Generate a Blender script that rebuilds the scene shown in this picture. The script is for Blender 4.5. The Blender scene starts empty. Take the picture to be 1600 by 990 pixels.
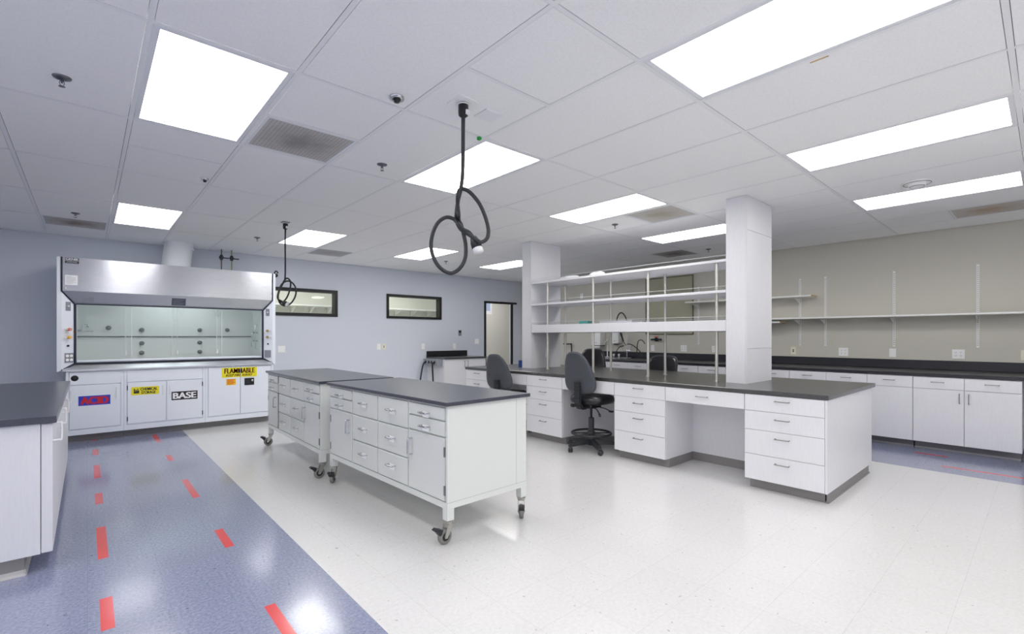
import bpy, bmesh, math, random
from mathutils import Vector, Matrix
random.seed(7)
PI = math.pi
SC = bpy.context.scene
COL = SC.collection

# ------------------------------------------------------------------ helpers
def lin(c):
    return tuple(((v/255)/12.92 if v/255 <= .04045 else ((v/255+.055)/1.055)**2.4) for v in c)

def mat(name, rgb, rough=.5, metal=0, coat=0, spec=.5, emit=None, estr=0, coat_rough=.1):
    m = bpy.data.materials.new(name); m.use_nodes = True
    b = m.node_tree.nodes['Principled BSDF']
    b.inputs['Base Color'].default_value = (*lin(rgb), 1)
    b.inputs['Roughness'].default_value = rough
    b.inputs['Metallic'].default_value = metal
    b.inputs['Specular IOR Level'].default_value = spec
    b.inputs['Coat Weight'].default_value = coat
    b.inputs['Coat Roughness'].default_value = coat_rough
    if emit:
        b.inputs['Emission Color'].default_value = (*lin(emit), 1)
        b.inputs['Emission Strength'].default_value = estr
    return m

def nd(m, kind, **kw):
    n = m.node_tree.nodes.new(kind)
    for k, v in kw.items(): setattr(n, k, v)
    return n

def speckle(m, base, other, scale, lo, hi, detail=3, stretch=(1,1,1), bump=0, amount=1, coords='Object'):
    """noise driven colour variation between base and other"""
    t = m.node_tree; L = t.links.new; b = t.nodes['Principled BSDF']
    tc = nd(m, 'ShaderNodeTexCoord'); mp = nd(m, 'ShaderNodeMapping'); mp.inputs['Scale'].default_value = stretch
    nz = nd(m, 'ShaderNodeTexNoise'); nz.inputs['Scale'].default_value = scale; nz.inputs['Detail'].default_value = detail
    rp = nd(m, 'ShaderNodeValToRGB'); rp.color_ramp.elements[0].position = lo; rp.color_ramp.elements[1].position = hi
    rp.color_ramp.elements[0].color = (*lin(base), 1); rp.color_ramp.elements[1].color = (*lin(other), 1)
    L(tc.outputs[coords], mp.inputs['Vector']); L(mp.outputs['Vector'], nz.inputs['Vector']); L(nz.outputs['Fac'], rp.inputs['Fac'])
    L(rp.outputs['Color'], b.inputs['Base Color'])
    if bump:
        bp = nd(m, 'ShaderNodeBump'); bp.inputs['Strength'].default_value = bump; bp.inputs['Distance'].default_value = .002
        L(nz.outputs['Fac'], bp.inputs['Height']); L(bp.outputs['Normal'], b.inputs['Normal'])
    return m, rp, nz, mp

class MB:
    def __init__(s): s.v = []; s.f = []; s.mi = []; s.sm = []
    def add(s, vs, fs, mi=0, smooth=False):
        b = len(s.v); s.v += [Vector(p) for p in vs]
        for f in fs: s.f.append([b+i for i in f]); s.mi.append(mi); s.sm.append(smooth)
        return s
    def box(s, x0, x1, y0, y1, z0, z1, mi=0):
        x0, x1 = min(x0,x1), max(x0,x1); y0, y1 = min(y0,y1), max(y0,y1); z0, z1 = min(z0,z1), max(z0,z1)
        vs = [(x0,y0,z0),(x1,y0,z0),(x1,y1,z0),(x0,y1,z0),(x0,y0,z1),(x1,y0,z1),(x1,y1,z1),(x0,y1,z1)]
        return s.add(vs, [(3,2,1,0),(4,5,6,7),(0,1,5,4),(1,2,6,5),(2,3,7,6),(3,0,4,7)], mi)
    def bbox(s, x0, x1, y0, y1, z0, z1, bv=.003, mi=0, seg=1):
        bm = bmesh.new(); bmesh.ops.create_cube(bm, size=1)
        for v in bm.verts: v.co = Vector(((x0+x1)/2+v.co.x*(x1-x0), (y0+y1)/2+v.co.y*(y1-y0), (z0+z1)/2+v.co.z*(z1-z0)))
        bmesh.ops.bevel(bm, geom=bm.edges[:], offset=bv, segments=seg, affect='EDGES', profile=.5)
        return s.bm(bm, mi, seg > 1)
    def bm(s, bm, mi=0, smooth=False):
        bm.verts.index_update()
        s.add([v.co.copy() for v in bm.verts], [[v.index for v in f.verts] for f in bm.faces], mi, smooth); bm.free(); return s
    def ring(s, c, n, r, seg, u=None):
        n = Vector(n).normalized(); u = u or n.orthogonal().normalized(); w = n.cross(u)
        return [Vector(c)+(u*math.cos(2*PI*i/seg)+w*math.sin(2*PI*i/seg))*r for i in range(seg)]
    def cyl(s, a, b, r, r2=None, seg=16, mi=0, cap=True, smooth=True):
        r2 = r if r2 is None else r2; a, b = Vector(a), Vector(b); n = (b-a).normalized(); u = n.orthogonal().normalized()
        A = s.ring(a, n, r, seg, u); B = s.ring(b, n, r2, seg, u)
        s.add(A+B, [(i, (i+1)%seg, seg+(i+1)%seg, seg+i) for i in range(seg)], mi, smooth)
        if cap: s.add(A, [list(range(seg))[::-1]], mi); s.add(B, [list(range(seg))], mi)
        return s
    def tube(s, pts, r, seg=10, mi=0, closed=False):
        P = [Vector(p) for p in pts]; n = len(P); rs = r if isinstance(r, (list, tuple)) else [r]*n
        rings = []; u = None
        for i in range(n):
            if closed: t = (P[(i+1)%n]-P[i-1]).normalized()
            else: t = (P[min(i+1,n-1)]-P[max(i-1,0)]).normalized()
            if u is None: u = t.orthogonal().normalized()
            else:
                u = u-t*u.dot(t)
                u = t.orthogonal().normalized() if u.length < 1e-5 else u.normalized()
            w = t.cross(u)
            rings.append([P[i]+(u*math.cos(2*PI*k/seg)+w*math.sin(2*PI*k/seg))*rs[i] for k in range(seg)])
        vs = [p for R in rings for p in R]; fs = []
        m = n if closed else n-1
        for i in range(m):
            j = (i+1)%n
            for k in range(seg): fs.append((i*seg+k, i*seg+(k+1)%seg, j*seg+(k+1)%seg, j*seg+k))
        s.add(vs, fs, mi, True)
        if not closed:
            s.add(rings[0], [list(range(seg))[::-1]], mi); s.add(rings[-1], [list(range(seg))], mi)
        return s
    def lathe(s, prof, c=(0,0,0), axis=(0,0,1), seg=24, mi=0):
        n = Vector(axis).normalized(); u = n.orthogonal().normalized(); w = n.cross(u); c = Vector(c)
        vs = [c+n*h+(u*math.cos(2*PI*k/seg)+w*math.sin(2*PI*k/seg))*max(r,1e-5) for r, h in prof for k in range(seg)]
        fs = [(i*seg+k, i*seg+(k+1)%seg, (i+1)*seg+(k+1)%seg, (i+1)*seg+k) for i in range(len(prof)-1) for k in range(seg)]
        return s.add(vs, fs, mi, True)
    def prism(s, poly, axis, a, b, mi=0):
        """extrude a 2d polygon along axis 'x','y' or 'z' from a to b"""
        f = {'x': lambda p, t: (t, p[0], p[1]), 'y': lambda p, t: (p[0], t, p[1]), 'z': lambda p, t: (p[0], p[1], t)}[axis]
        n = len(poly); vs = [f(p, a) for p in poly]+[f(p, b) for p in poly]
        fs = [list(range(n))[::-1], list(range(n, 2*n))]+[(i, (i+1)%n, n+(i+1)%n, n+i) for i in range(n)]
        return s.add(vs, fs, mi)
    def plate_hole(s, x0, x1, y0, y1, hx0, hx1, hy0, hy1, z0, z1, mi=0):
        s.box(x0,x1,y0,hy0,z0,z1,mi); s.box(x0,x1,hy1,y1,z0,z1,mi); s.box(x0,hx0,hy0,hy1,z0,z1,mi); s.box(hx1,x1,hy0,hy1,z0,z1,mi); return s
    def xform(s, M):
        s.v = [M @ p for p in s.v]; return s
    def build(s, name, mats, parent=None, loc=None, rotz=None):
        me = bpy.data.meshes.new(name)
        off = WM.get(parent.name) if parent else None
        inv = off.inverted() if off is not None and loc is None else None
        me.from_pydata([(inv @ p) if inv else p for p in s.v], [], s.f)
        for m in (mats if isinstance(mats, (list, tuple)) else [mats]): me.materials.append(m)
        me.polygons.foreach_set('material_index', s.mi); me.polygons.foreach_set('use_smooth', s.sm)
        bm = bmesh.new(); bm.from_mesh(me); bmesh.ops.recalc_face_normals(bm, faces=bm.faces[:]); bm.to_mesh(me); bm.free()
        me.update()
        o = bpy.data.objects.new(name, me); COL.objects.link(o)
        if parent: o.parent = parent; WM[o.name] = WM.get(parent.name, Matrix())
        if loc is not None: o.location = loc
        if rotz is not None: o.rotation_euler = (0,0,rotz)
        return o

WM = {}     # world frame of each thing's empty
def tag(o, label, cat, group=None, kind=None):
    if label: o['label'] = label
    if cat: o['category'] = cat
    if group: o['group'] = group
    if kind: o['kind'] = kind
    return o
def thing(name, loc, label, cat, group=None, rotz=0):
    o = bpy.data.objects.new(name, None); COL.objects.link(o); o.empty_display_size = .1
    o.location = loc; o.rotation_euler = (0,0,rotz)
    WM[o.name] = Matrix.Translation(loc) @ Matrix.Rotation(rotz, 4, 'Z')
    return tag(o, label, cat, group)
def struct(o):
    o['kind'] = 'structure'; return o
def copy_tree(o, parent=None):
    c = o.copy(); COL.objects.link(c)
    if parent: c.parent = parent
    for ch in list(o.children): copy_tree(ch, c)
    return c
def dup(o, loc, label, rotz=None, group=None):
    c = copy_tree(o); c.location = loc; c['label'] = label
    if rotz is not None: c.rotation_euler = (0,0,rotz)
    if group: c['group'] = group
    return c
def curve_pts(P, n=8, closed=False):
    """Catmull-Rom through P"""
    P = [Vector(p) for p in P]; N = len(P); out = []
    rng = range(N) if closed else range(N-1)
    for i in rng:
        g = (lambda k: P[k % N]) if closed else (lambda k: P[max(0, min(N-1, k))])
        a, b, c, d = g(i-1), g(i), g(i+1), g(i+2)
        for k in range(n):
            t = k/n
            out.append(.5*((2*b)+(c-a)*t+(2*a-5*b+4*c-d)*t*t+(3*b-a-3*c+d)*t**3))
    if not closed: out.append(P[-1])
    return out
def text_mesh(txt, width, height, thick=.0006, bold=0, fat=0):
    """flat lettering centred on the origin in the xz plane, facing -y"""
    cu = bpy.data.curves.new('lettering', 'FONT'); cu.body = txt; cu.size = 1; cu.extrude = 0; cu.offset = bold
    ob = bpy.data.objects.new('lettering_tmp', cu); COL.objects.link(ob)
    bpy.context.view_layer.update()
    me = bpy.data.meshes.new_from_object(ob.evaluated_get(bpy.context.evaluated_depsgraph_get()))
    vs = [v.co.copy() for v in me.vertices]; fs = [list(p.vertices) for p in me.polygons]
    bpy.data.objects.remove(ob); bpy.data.curves.remove(cu); bpy.data.meshes.remove(me)
    x0 = min(v.x for v in vs); x1 = max(v.x for v in vs); y0 = min(v.y for v in vs); y1 = max(v.y for v in vs)
    mb = MB()
    for k, dx in enumerate((0, -fat, fat) if fat else (0,)):
        mb.add([((v.x-(x0+x1)/2)*(width-2*fat)/(x1-x0)+dx, -.0001*k, (v.y-(y0+y1)/2)*height/(y1-y0)) for v in vs], fs)
    return mb
def put(mb, x, y, z):
    return mb.xform(Matrix.Translation((x,y,z)))

# ------------------------------------------------------------------ materials
M = {}
M['wall_cool'] = mat('painted wall cool grey', (214,219,229), .6)
M['wall_pale'] = mat('painted wall pale', (238,239,242), .6)
M['wall_warm'] = mat('painted wall warm grey', (203,200,190), .6)
M['ceil'] = mat('ceiling tile', (248,248,248), .85)
speckle(M['ceil'], (249,249,249), (245,245,245), 90, .45, .6, 4)
M['tee'] = mat('ceiling grid white', (240,241,243), .5)
M['plenum'] = mat('plenum dark', (120,120,122), .9)
M['white_floor'] = mat('white vinyl tile', (236,235,236), .22, coat=.25, coat_rough=.12)
M['grey_floor'] = mat('blue grey vinyl tile', (128,136,156), .2, coat=.5, coat_rough=.1)
M['red_floor'] = mat('red vinyl tile', (214,62,66), .22, coat=.4)
M['lam'] = mat('white laminate', (226,226,231), .38)
speckle(M['lam'], (226,226,230), (222,222,227), 14, .35, .7, 5, (9,9,.7))
M['lam_left'] = M['lam']
M['steel_white'] = mat('white enamel steel', (236,241,250), .3, coat=.2)
M['bench_white'] = mat('ivory white enamel', (217,220,217), .3, coat=.25)
M['black_top'] = mat('black epoxy resin', (50,50,52), .3, spec=1, coat=.5, coat_rough=.22)
speckle(M['black_top'], (46,46,48), (60,59,60), 60, .4, .75, 4)
M['bench_top'] = mat('blue black bench top', (48,51,66), .32, spec=.8, coat=.35, coat_rough=.22)
speckle(M['bench_top'], (44,47,62), (58,62,78), 60, .4, .75, 4)
M['wall_top'] = mat('black wall worktop', (40,41,48), .36)
M['shelf_white'] = mat('white shelf enamel', (240,240,238), .4)
M['black_edge'] = mat('black epoxy edge', (24,25,30), .4)
M['kick'] = mat('grey vinyl base', (134,131,131), .45)
M['steel'] = mat('brushed stainless', (196,198,204), .28, 1)
t = M['steel'].node_tree
tc = nd(M['steel'],'ShaderNodeTexCoord'); mp = nd(M['steel'],'ShaderNodeMapping'); mp.inputs['Scale'].default_value = (1.2,1,160)
nz = nd(M['steel'],'ShaderNodeTexNoise'); nz.inputs['Scale'].default_value = 4; nz.inputs['Detail'].default_value = 4
mr = nd(M['steel'],'ShaderNodeMapRange'); mr.inputs['To Min'].default_value = .2; mr.inputs['To Max'].default_value = .32
t.links.new(tc.outputs['Object'], mp.inputs[0]); t.links.new(mp.outputs[0], nz.inputs['Vector']); t.links.new(nz.outputs['Fac'], mr.inputs['Value'])
t.links.new(mr.outputs[0], t.nodes['Principled BSDF'].inputs['Roughness'])
tg = nd(M['steel'],'ShaderNodeTangent'); tg.direction_type = 'RADIAL'; tg.axis = 'Z'
t.links.new(tg.outputs[0], t.nodes['Principled BSDF'].inputs['Tangent']); t.nodes['Principled BSDF'].inputs['Anisotropic'].default_value = .8; t.nodes['Principled BSDF'].inputs['Anisotropic Rotation'].default_value = .25
M['steel_plain'] = mat('satin stainless sheet', (206,209,216), .4, .9)
M['pull'] = mat('dull steel pull', (150,149,147), .3, 1)
M['nickel'] = mat('satin nickel', (214,211,204), .32, .8)
M['chrome'] = mat('chrome', (205,207,212), .12, 1)
M['dark_metal'] = mat('dark metal', (70,72,78), .35, 1)
M['sprink'] = mat('sprinkler metal', (120,122,128), .35, .9)
M['zinc'] = mat('zinc plated steel', (184,182,176), .4, .8)
M['black'] = mat('black plastic', (22,22,25), .4)
M['rubber'] = mat('black rubber cord', (44,46,50), .55)
M['navy'] = mat('dark blue gasket', (34,40,62), .5)
M['tyre'] = mat('grey rubber tyre', (128,126,122), .5)
M['hinge'] = mat('grey hinge', (130,130,134), .4, .6)
M['shell'] = mat('slate plastic chair shell', (66,69,78), .5)
speckle(M['shell'], (64,67,76), (74,77,86), 220, .4, .6, 2, bump=.15)
M['vinyl'] = mat('black vinyl upholstery', (26,27,32), .32, coat=.15)
M['chair_black'] = mat('black chair plastic', (40,42,48), .45)
M['plate'] = mat('white device plate', (248,248,248), .35)
M['ivory'] = mat('ivory device plate', (236,232,214), .35)
M['grey_plate'] = mat('grey device plate', (140,143,152), .4)
M['liner'] = mat('pale hood liner', (228,235,234), .4)
M['knob_dark'] = mat('dark grey knob', (98,106,108), .5)
M['white'] = mat('white plastic', (240,240,240), .4)
M['paper'] = mat('white paper', (240,240,244), .6)
M['orange'] = mat('orange plastic', (222,120,80), .45)
M['yellow'] = mat('yellow sticker', (238,228,40), .5)
M['yellow_o'] = mat('amber sticker', (246,190,30), .5)
M['red_ink'] = mat('red ink', (206,30,34), .5)
M['brown_ink'] = mat('brown red ink', (150,50,24), .5)
M['blue_ink'] = mat('blue sticker', (46,60,190), .5)
M['pink_red'] = mat('pink red ink', (226,40,90), .5)
M['ink'] = mat('black ink', (24,24,26), .5)
M['wood'] = mat('bare particle board', (206,176,128), .7)
M['green'] = mat('green plastic', (40,170,70), .5)
M['teal'] = mat('teal plastic', (70,150,140), .5)
M['door'] = mat('beige door', (206,204,193), .5)
M['frame_black'] = mat('black painted frame', (22,22,26), .4)
M['board'] = mat('olive tan board', (176,174,152), .6)
M['board_edge'] = mat('bronze board trim', (98,98,84), .5)
M['blue_obj'] = mat('blue plastic', (40,72,140), .5)
M['red_pl'] = mat('red plastic', (214,70,60), .45)
M['duct'] = mat('painted duct', (232,235,238), .5)
M['brass'] = mat('brass', (186,150,80), .3, 1)
M['beyond'] = mat('tan wall beyond', (216,214,206), .7)
M['vent_dark'] = mat('vent hole grey', (150,147,144), .7)

def glass(name, tint, gloss_rough=.02, k=.8):
    m = bpy.data.materials.new(name); m.use_nodes = True; t = m.node_tree
    for n in list(t.nodes): t.nodes.remove(n)
    out = t.nodes.new('ShaderNodeOutputMaterial'); mx = t.nodes.new('ShaderNodeMixShader')
    tr = t.nodes.new('ShaderNodeBsdfTransparent'); tr.inputs[0].default_value = (*tint, 1)
    gl = t.nodes.new('ShaderNodeBsdfGlossy'); gl.inputs['Roughness'].default_value = gloss_rough
    fr = t.nodes.new('ShaderNodeFresnel'); fr.inputs[0].default_value = 1.5
    ml = t.nodes.new('ShaderNodeMath'); ml.operation = 'MULTIPLY'; ml.inputs[1].default_value = k
    ge = t.nodes.new('ShaderNodeNewGeometry'); io = t.nodes.new('ShaderNodeMapRange')
    io.inputs['To Min'].default_value = 1.5; io.inputs['To Max'].default_value = 1/1.5
    t.links.new(ge.outputs['Backfacing'], io.inputs['Value']); t.links.new(io.outputs[0], fr.inputs[0])
    t.links.new(fr.outputs[0], ml.inputs[0]); t.links.new(ml.outputs[0], mx.inputs[0])
    t.links.new(tr.outputs[0], mx.inputs[1]); t.links.new(gl.outputs[0], mx.inputs[2]); t.links.new(mx.outputs[0], out.inputs[0])
    return m
M['glass'] = glass('clear glass', (.985,.995,.99))
M['win_glass'] = glass('window glass', (.9,.93,.9))
M['acrylic'] = glass('clear acrylic', (.985,.99,.995), k=.5)
M['acrylic_edge'] = mat('acrylic edge', (226,228,230), .3)
M['white_pull'] = mat('white coated pull', (236,236,236), .35)
M['cove'] = mat('pale grey cove', (176,174,174), .45)

LAMP = 15.0
M['lamp'] = mat('lit prismatic diffuser', (240,240,240), .5, emit=(255,253,249), estr=LAMP)
M['added_hood_lamp'] = mat('added unseen hood lamp', (240,240,240), .5, emit=(246,252,251), estr=21)
M['troffer'] = mat('white troffer frame', (232,234,238), .4)

# floor patterns
def floor_nodes(m, a, b, c, sc):
    t = m.node_tree; L = t.links.new; bs = t.nodes['Principled BSDF']
    tc = nd(m,'ShaderNodeTexCoord')
    n1 = nd(m,'ShaderNodeTexNoise'); n1.inputs['Scale'].default_value = sc; n1.inputs['Detail'].default_value = 5; n1.inputs['Roughness'].default_value = .7
    n2 = nd(m,'ShaderNodeTexNoise'); n2.inputs['Scale'].default_value = 34; n2.inputs['Detail'].default_value = 2
    r1 = nd(m,'ShaderNodeValToRGB'); r1.color_ramp.elements[0].position = .35; r1.color_ramp.elements[1].position = .65
    r1.color_ramp.elements[0].color = (*lin(a),1); r1.color_ramp.elements[1].color = (*lin(b),1)
    r2 = nd(m,'ShaderNodeValToRGB'); r2.color_ramp.elements[0].position = .70; r2.color_ramp.elements[1].position = .74
    mx = nd(m,'ShaderNodeMix'); mx.data_type = 'RGBA'; mx.inputs['B'].default_value = (*lin(c),1)
    bk = nd(m,'ShaderNodeTexBrick'); bk.offset = 0; bk.inputs['Scale'].default_value = 1; bk.inputs['Mortar Size'].default_value = .0012
    bk.inputs['Brick Width'].default_value = .305; bk.inputs['Row Height'].default_value = .305
    bk.inputs['Color1'].default_value = (1,1,1,1); bk.inputs['Color2'].default_value = (.975,.975,.975,1); bk.inputs['Mortar'].default_value = (.80,.80,.80,1)
    ml = nd(m,'ShaderNodeMix'); ml.data_type = 'RGBA'; ml.blend_type = 'MULTIPLY'; ml.inputs['Factor'].default_value = .8
    for n in (n1,n2,bk): L(tc.outputs['Object'], n.inputs['Vector'])
    L(n1.outputs['Fac'], r1.inputs['Fac']); L(n2.outputs['Fac'], r2.inputs['Fac'])
    L(r2.outputs['Color'], mx.inputs['Factor']); L(r1.outputs['Color'], mx.inputs['A'])
    L(mx.outputs['Result'], ml.inputs['A']); L(bk.outputs['Color'], ml.inputs['B']); L(ml.outputs['Result'], bs.inputs['Base Color'])
    n3 = nd(m,'ShaderNodeTexNoise'); n3.inputs['Scale'].default_value = 3.2; n3.inputs['Detail'].default_value = 1
    bp = nd(m,'ShaderNodeBump'); bp.inputs['Strength'].default_value = .12; bp.inputs['Distance'].default_value = .01
    L(tc.outputs['Object'], n3.inputs['Vector']); L(n3.outputs['Fac'], bp.inputs['Height']); L(bp.outputs['Normal'], bs.inputs['Coat Normal'])
floor_nodes(M['white_floor'], (218,217,217), (208,207,207), (178,174,170), 55)
floor_nodes(M['grey_floor'], (118,124,150), (150,156,182), (96,102,122), 70)

# ------------------------------------------------------------------ room
X0, X1, Y0, Y1, H = -2.4, 8.24, -2.9, 8.92, 2.696
dashes = [(.045,.095,*y) for y in ((8.02,8.27),(7.06,7.42),(5.9,6.5),(4.98,5.33),(3.74,4.37),(2.82,3.17),(1.6,2.2))] + \
         [(.645,.695,*y) for y in ((7.4,8.0),(6.2,6.52),(4.65,5.31),(3.42,3.78),(1.95,2.55))] + \
         [(7.03,7.08,.74,1.02),(6.49,6.54,-.4,.73)]
xs = sorted({X0, 1.0, 6.21, X1, *[d[0] for d in dashes], *[d[1] for d in dashes]})
ys = sorted({Y0, Y1, *[d[2] for d in dashes], *[d[3] for d in dashes]})
mb = MB()
for i in range(len(xs)-1):
    for j in range(len(ys)-1):
        cx, cy = (xs[i]+xs[i+1])/2, (ys[j]+ys[j+1])/2
        mi = 0 if 1.0 < cx < 6.21 else 1
        for d in dashes:
            if d[0] < cx < d[1] and d[2] < cy < d[3]: mi = 2
        mb.add([(xs[i],ys[j],0),(xs[i+1],ys[j],0),(xs[i+1],ys[j+1],0),(xs[i],ys[j+1],0)], [(0,1,2,3)], mi)
fl = struct(mb.build('floor', [M['white_floor'], M['grey_floor'], M['red_floor']]))
tag(fl, 'white vinyl tile floor with blue grey aisles and red dashes', 'floor')

# windows (on the hood wall) and door openings
WIN = [(2.02,3.524,1.688,2.183), (4.526,5.838,1.688,2.186)]
DOOR = (7.042, 7.95, 0, 2.165)
mb = MB(); T = .12
cuts = sorted([(w[0],w[1],w[2],w[3]) for w in WIN]+[DOOR])
x = X0-.1
for a, b, z0, z1 in cuts:
    mb.box(x, a, Y1, Y1+T, 0, H+.1)
    if z0 > 0: mb.box(a, b, Y1, Y1+T, 0, z0)
    mb.box(a, b, Y1, Y1+T, z1, H+.1); x = b
mb.box(x, X1+.12, Y1, Y1+T, 0, H+.1)
struct(tag(mb.build('wall_back', M['wall_cool']), 'pale blue grey wall behind the fume hood', 'wall'))
struct(tag(MB().box(X1, X1+.12, Y0-.1, Y1, 0, H+.1).build('wall_right', M['wall_warm']), 'warm grey wall above the long sink counter', 'wall'))
struct(tag(MB().box(X0-.12, X0, Y0-.1, Y1, 0, H+.1).build('wall_left', M['wall_pale']), 'plain wall beyond the side counter', 'wall'))
struct(tag(MB().box(X0-.12, X1+.12, Y0-.12, Y0, 0, H+.1).build('wall_front', M['wall_pale']), 'plain wall facing the fume hood', 'wall'))
for i, (a, b, z0, z1) in enumerate(WIN, 1):
    w = .055 if i == 1 else .05
    fr = MB().box(a,b,Y1-.02,Y1+T+.01,z0,z0+w).box(a,b,Y1-.02,Y1+T+.01,z1-w,z1).box(a,a+w,Y1-.02,Y1+T+.01,z0+w,z1-w).box(b-w,b,Y1-.02,Y1+T+.01,z0+w,z1-w)
    o = struct(tag(fr.build('window_%d' % i, M['frame_black']), ['black framed strip window beside the fume hood','black framed strip window nearer the door'][i-1], 'window'))
    MB().box(a+w, b-w, Y1+.07, Y1+.076, z0+w, z1-w).build('pane', M['win_glass'], o)
# door
a, b, z0, z1 = DOOR
o = struct(tag(MB().box(a,a+.055,Y1-.015,Y1+.02,0,z1).box(b-.055,b,Y1-.015,Y1+.02,0,z1).box(a+.055,b-.055,Y1-.015,Y1+.02,z1-.05,z1).build('door_1', M['frame_black']),
     'open doorway in a black frame in the back corner, tan wall beyond', 'door'))
MB().box(a+.50,b+.10,Y1-.045,Y1-.017,z1-.045,z1+.0).build('closer_arm', M['frame_black'], o)
n = thing('pale_rectangle', (8.27,10.6,2.35), 'pale blue and white notice glimpsed through the doorway', 'rectangle')
MB().box(7.95,8.66,10.612,10.6205,1.955,2.36).build('sheet', M['paper'], n)  # flat pale sheet with blue patches on the far wall
MB().box(8.40,8.60,10.6105,10.6118,2.05,2.3).box(8.30,8.40,10.6105,10.6118,2.0,2.12).build('print', mat('pale blue print',(176,192,222),.6), n)

# room beyond the strip windows
struct(tag(MB().box(.5,10.3,10.62,10.7,0,2.78).build('wall_beyond', M['beyond']), 'tan wall seen through the strip windows', 'wall'))
struct(MB().box(.5,10.3,Y1+T,10.7,2.70,2.78).build('ceiling_beyond', M['ceil']))
struct(MB().box(.5,10.3,Y1+T,10.7,-.05,0).build('floor_beyond', M['white_floor']))
struct(MB().box(.4,.5,Y1+T,10.7,0,2.78).box(10.3,10.4,Y1+T,10.7,0,2.78).build('wall_beyond_side', M['beyond']))
for xa, lab in ((2.2,'unseen light added to brighten the room beyond, by the fume hood'),(4.6,'unseen light added to brighten the room beyond the strip windows'),(7.6,'unseen light added to brighten the room beyond the doorway')):  # out of sight lamps added to brighten the space behind the wall
    o = thing('ceiling_light', (xa+.6,9.75,2.66), lab, 'light', 'added lights of the room beyond')
    MB().box(xa,xa+1.24,9.35,9.97,2.685,2.699).build('frame', M['troffer'], o); MB().box(xa+.02,xa+1.22,9.37,9.95,2.68,2.685).build('diffuser', M['lamp'], o)
def far_shelf(z, label):
    o = thing('wall_shelf', (4.6,10.45,z), label, 'shelf')
    MB().box(2.2,7.2,10.3,10.6,z-.03,z).build('board', M['shelf_white'], o)
    for x in (2.83,3.2,3.58,3.96,5.6,6.03,6.5):
        MB().prism([(10.32,z-.032),(10.6,z-.032),(10.6,z-.16)], 'x', x, x+.03).build('bracket', M['shelf_white'], o)
far_shelf(1.99, 'white bracketed shelf seen through the strip windows, upper one')
far_shelf(1.70, 'white bracketed shelf along the lower sill of the strip windows')
# ------------------------------------------------------------------ ceiling
GX, GY, PX, PY = .205, .122, .62, 1.243
gx = [GX+PX*k for k in range(-5, 14)]; gy = [GY+PY*j for j in range(-3, 9)]
LIGHTS = {(0,2),(0,5),(3,2),(3,5),(6,5),(9,5),(6,2),(9,2),(3,0),(6,0),(9,0),(0,0),(0,-2),(3,-2),(6,-2),(-3,-2),(-3,0),(-3,2)}  # includes unseen troffers added out of view to brighten the room
VENTS = {'a':(1,3.229,3.851),'b':(-1,7.58,8.2),'c':(4,7.58,8.2),'d':(7,2.608,3.229),'e':(11,3.851,4.47),'f':(11,.122,.75)}
CROSS = {(2,1):[1.987],(1,2):[3.229],(-1,6):[8.2],(4,6):[8.2],(7,2):[3.229],(11,3):[4.47],(11,0):[.75],(0,3):[4.40]}
tee = MB(); tiles = MB(); hole_plen = MB()
w = .012
for xx in gx:
    if X0 < xx < X1: tee.box(xx-w, xx+w, Y0, Y1, H, H+.003)
for k in range(-5, 13):
    a, b = max(gx[k+5], X0), min(gx[k+6], X1)
    if b-a < .05: continue
    for j in range(-3, 8):
        c, d = max(gy[j+3], Y0), min(gy[j+4] if j+4 < len(gy) else Y1, Y1)
        if d-c < .02: continue
        if Y0 < gy[j+3] < Y1: tee.box(a+w, b-w, c-w, c+w, H, H+.003)
        if (k,j) in LIGHTS: continue
        ysub = [c]+[y for y in CROSS.get((k,j), [])]+[d]
        for y in ysub[1:-1]: tee.box(a+w, b-w, y-w, y+w, H, H+.003)
        for p, q in zip(ysub[:-1], ysub[1:]):
            if any(v[0] == k and abs(v[1]-p) < .05 for v in VENTS.values()): continue
            e = .0145
            tiles.box(a+e, b-e, p+e, q-e, H+.0015, H+.014)
ce = struct(tag(tiles.build('ceiling', M['ceil']), 'white suspended tile ceiling', 'ceiling'))
tee.build('grid', M['tee'], ce)
MB().box(X0-.1,X1+.1,Y0-.1,Y1+.1,H+.08,H+.1).build('plenum', M['plenum'], ce)

LL = {(0,2):'troffer with wide square-looking lens above the red dashes, beside the grey vent', (0,5):'troffer in front of the fume hood duct',
      (3,2):'troffer behind the hanging looped cord', (3,5):'troffer beyond the small cord near the fume hood', (6,5):'troffer seen through the loop of the near cord',
      (9,5):'troffer partly hidden by the far column', (6,2):'troffer beside the stained square vent before the near column', (9,2):'troffer over the bench shelves, cut off by the near column',
      (3,0):'largest troffer overhead, running out of the frame at the top', (6,0):'troffer overhead between the largest one and the smoke detector', (9,0):'troffer beside the round smoke detector, next to the shelf wall'}
lp = None
for (k, j) in sorted(LIGHTS):
    x, y = gx[k+5], gy[j+3]
    lab = LL.get((k,j), 'unseen troffer added to light the camera end of the room')
    if lp is None:
        lp = thing('ceiling_light', (x,y,H), lab, 'light', 'recessed ceiling troffers')
        m = .040
        f = MB().plate_hole(x+w+.002,x+PX-w-.002,y+w+.002,y+PY-w-.002, x+m,x+PX-m,y+m,y+PY-m, H+.001,H+.012)
        f.build('frame', M['troffer'], lp)
        MB().box(x+m,x+PX-m,y+m,y+PY-m,H+.006,H+.009).build('diffuser', M['lamp'], lp)
    else: dup(lp, (x,y,H), lab, group='recessed ceiling troffers')

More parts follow.
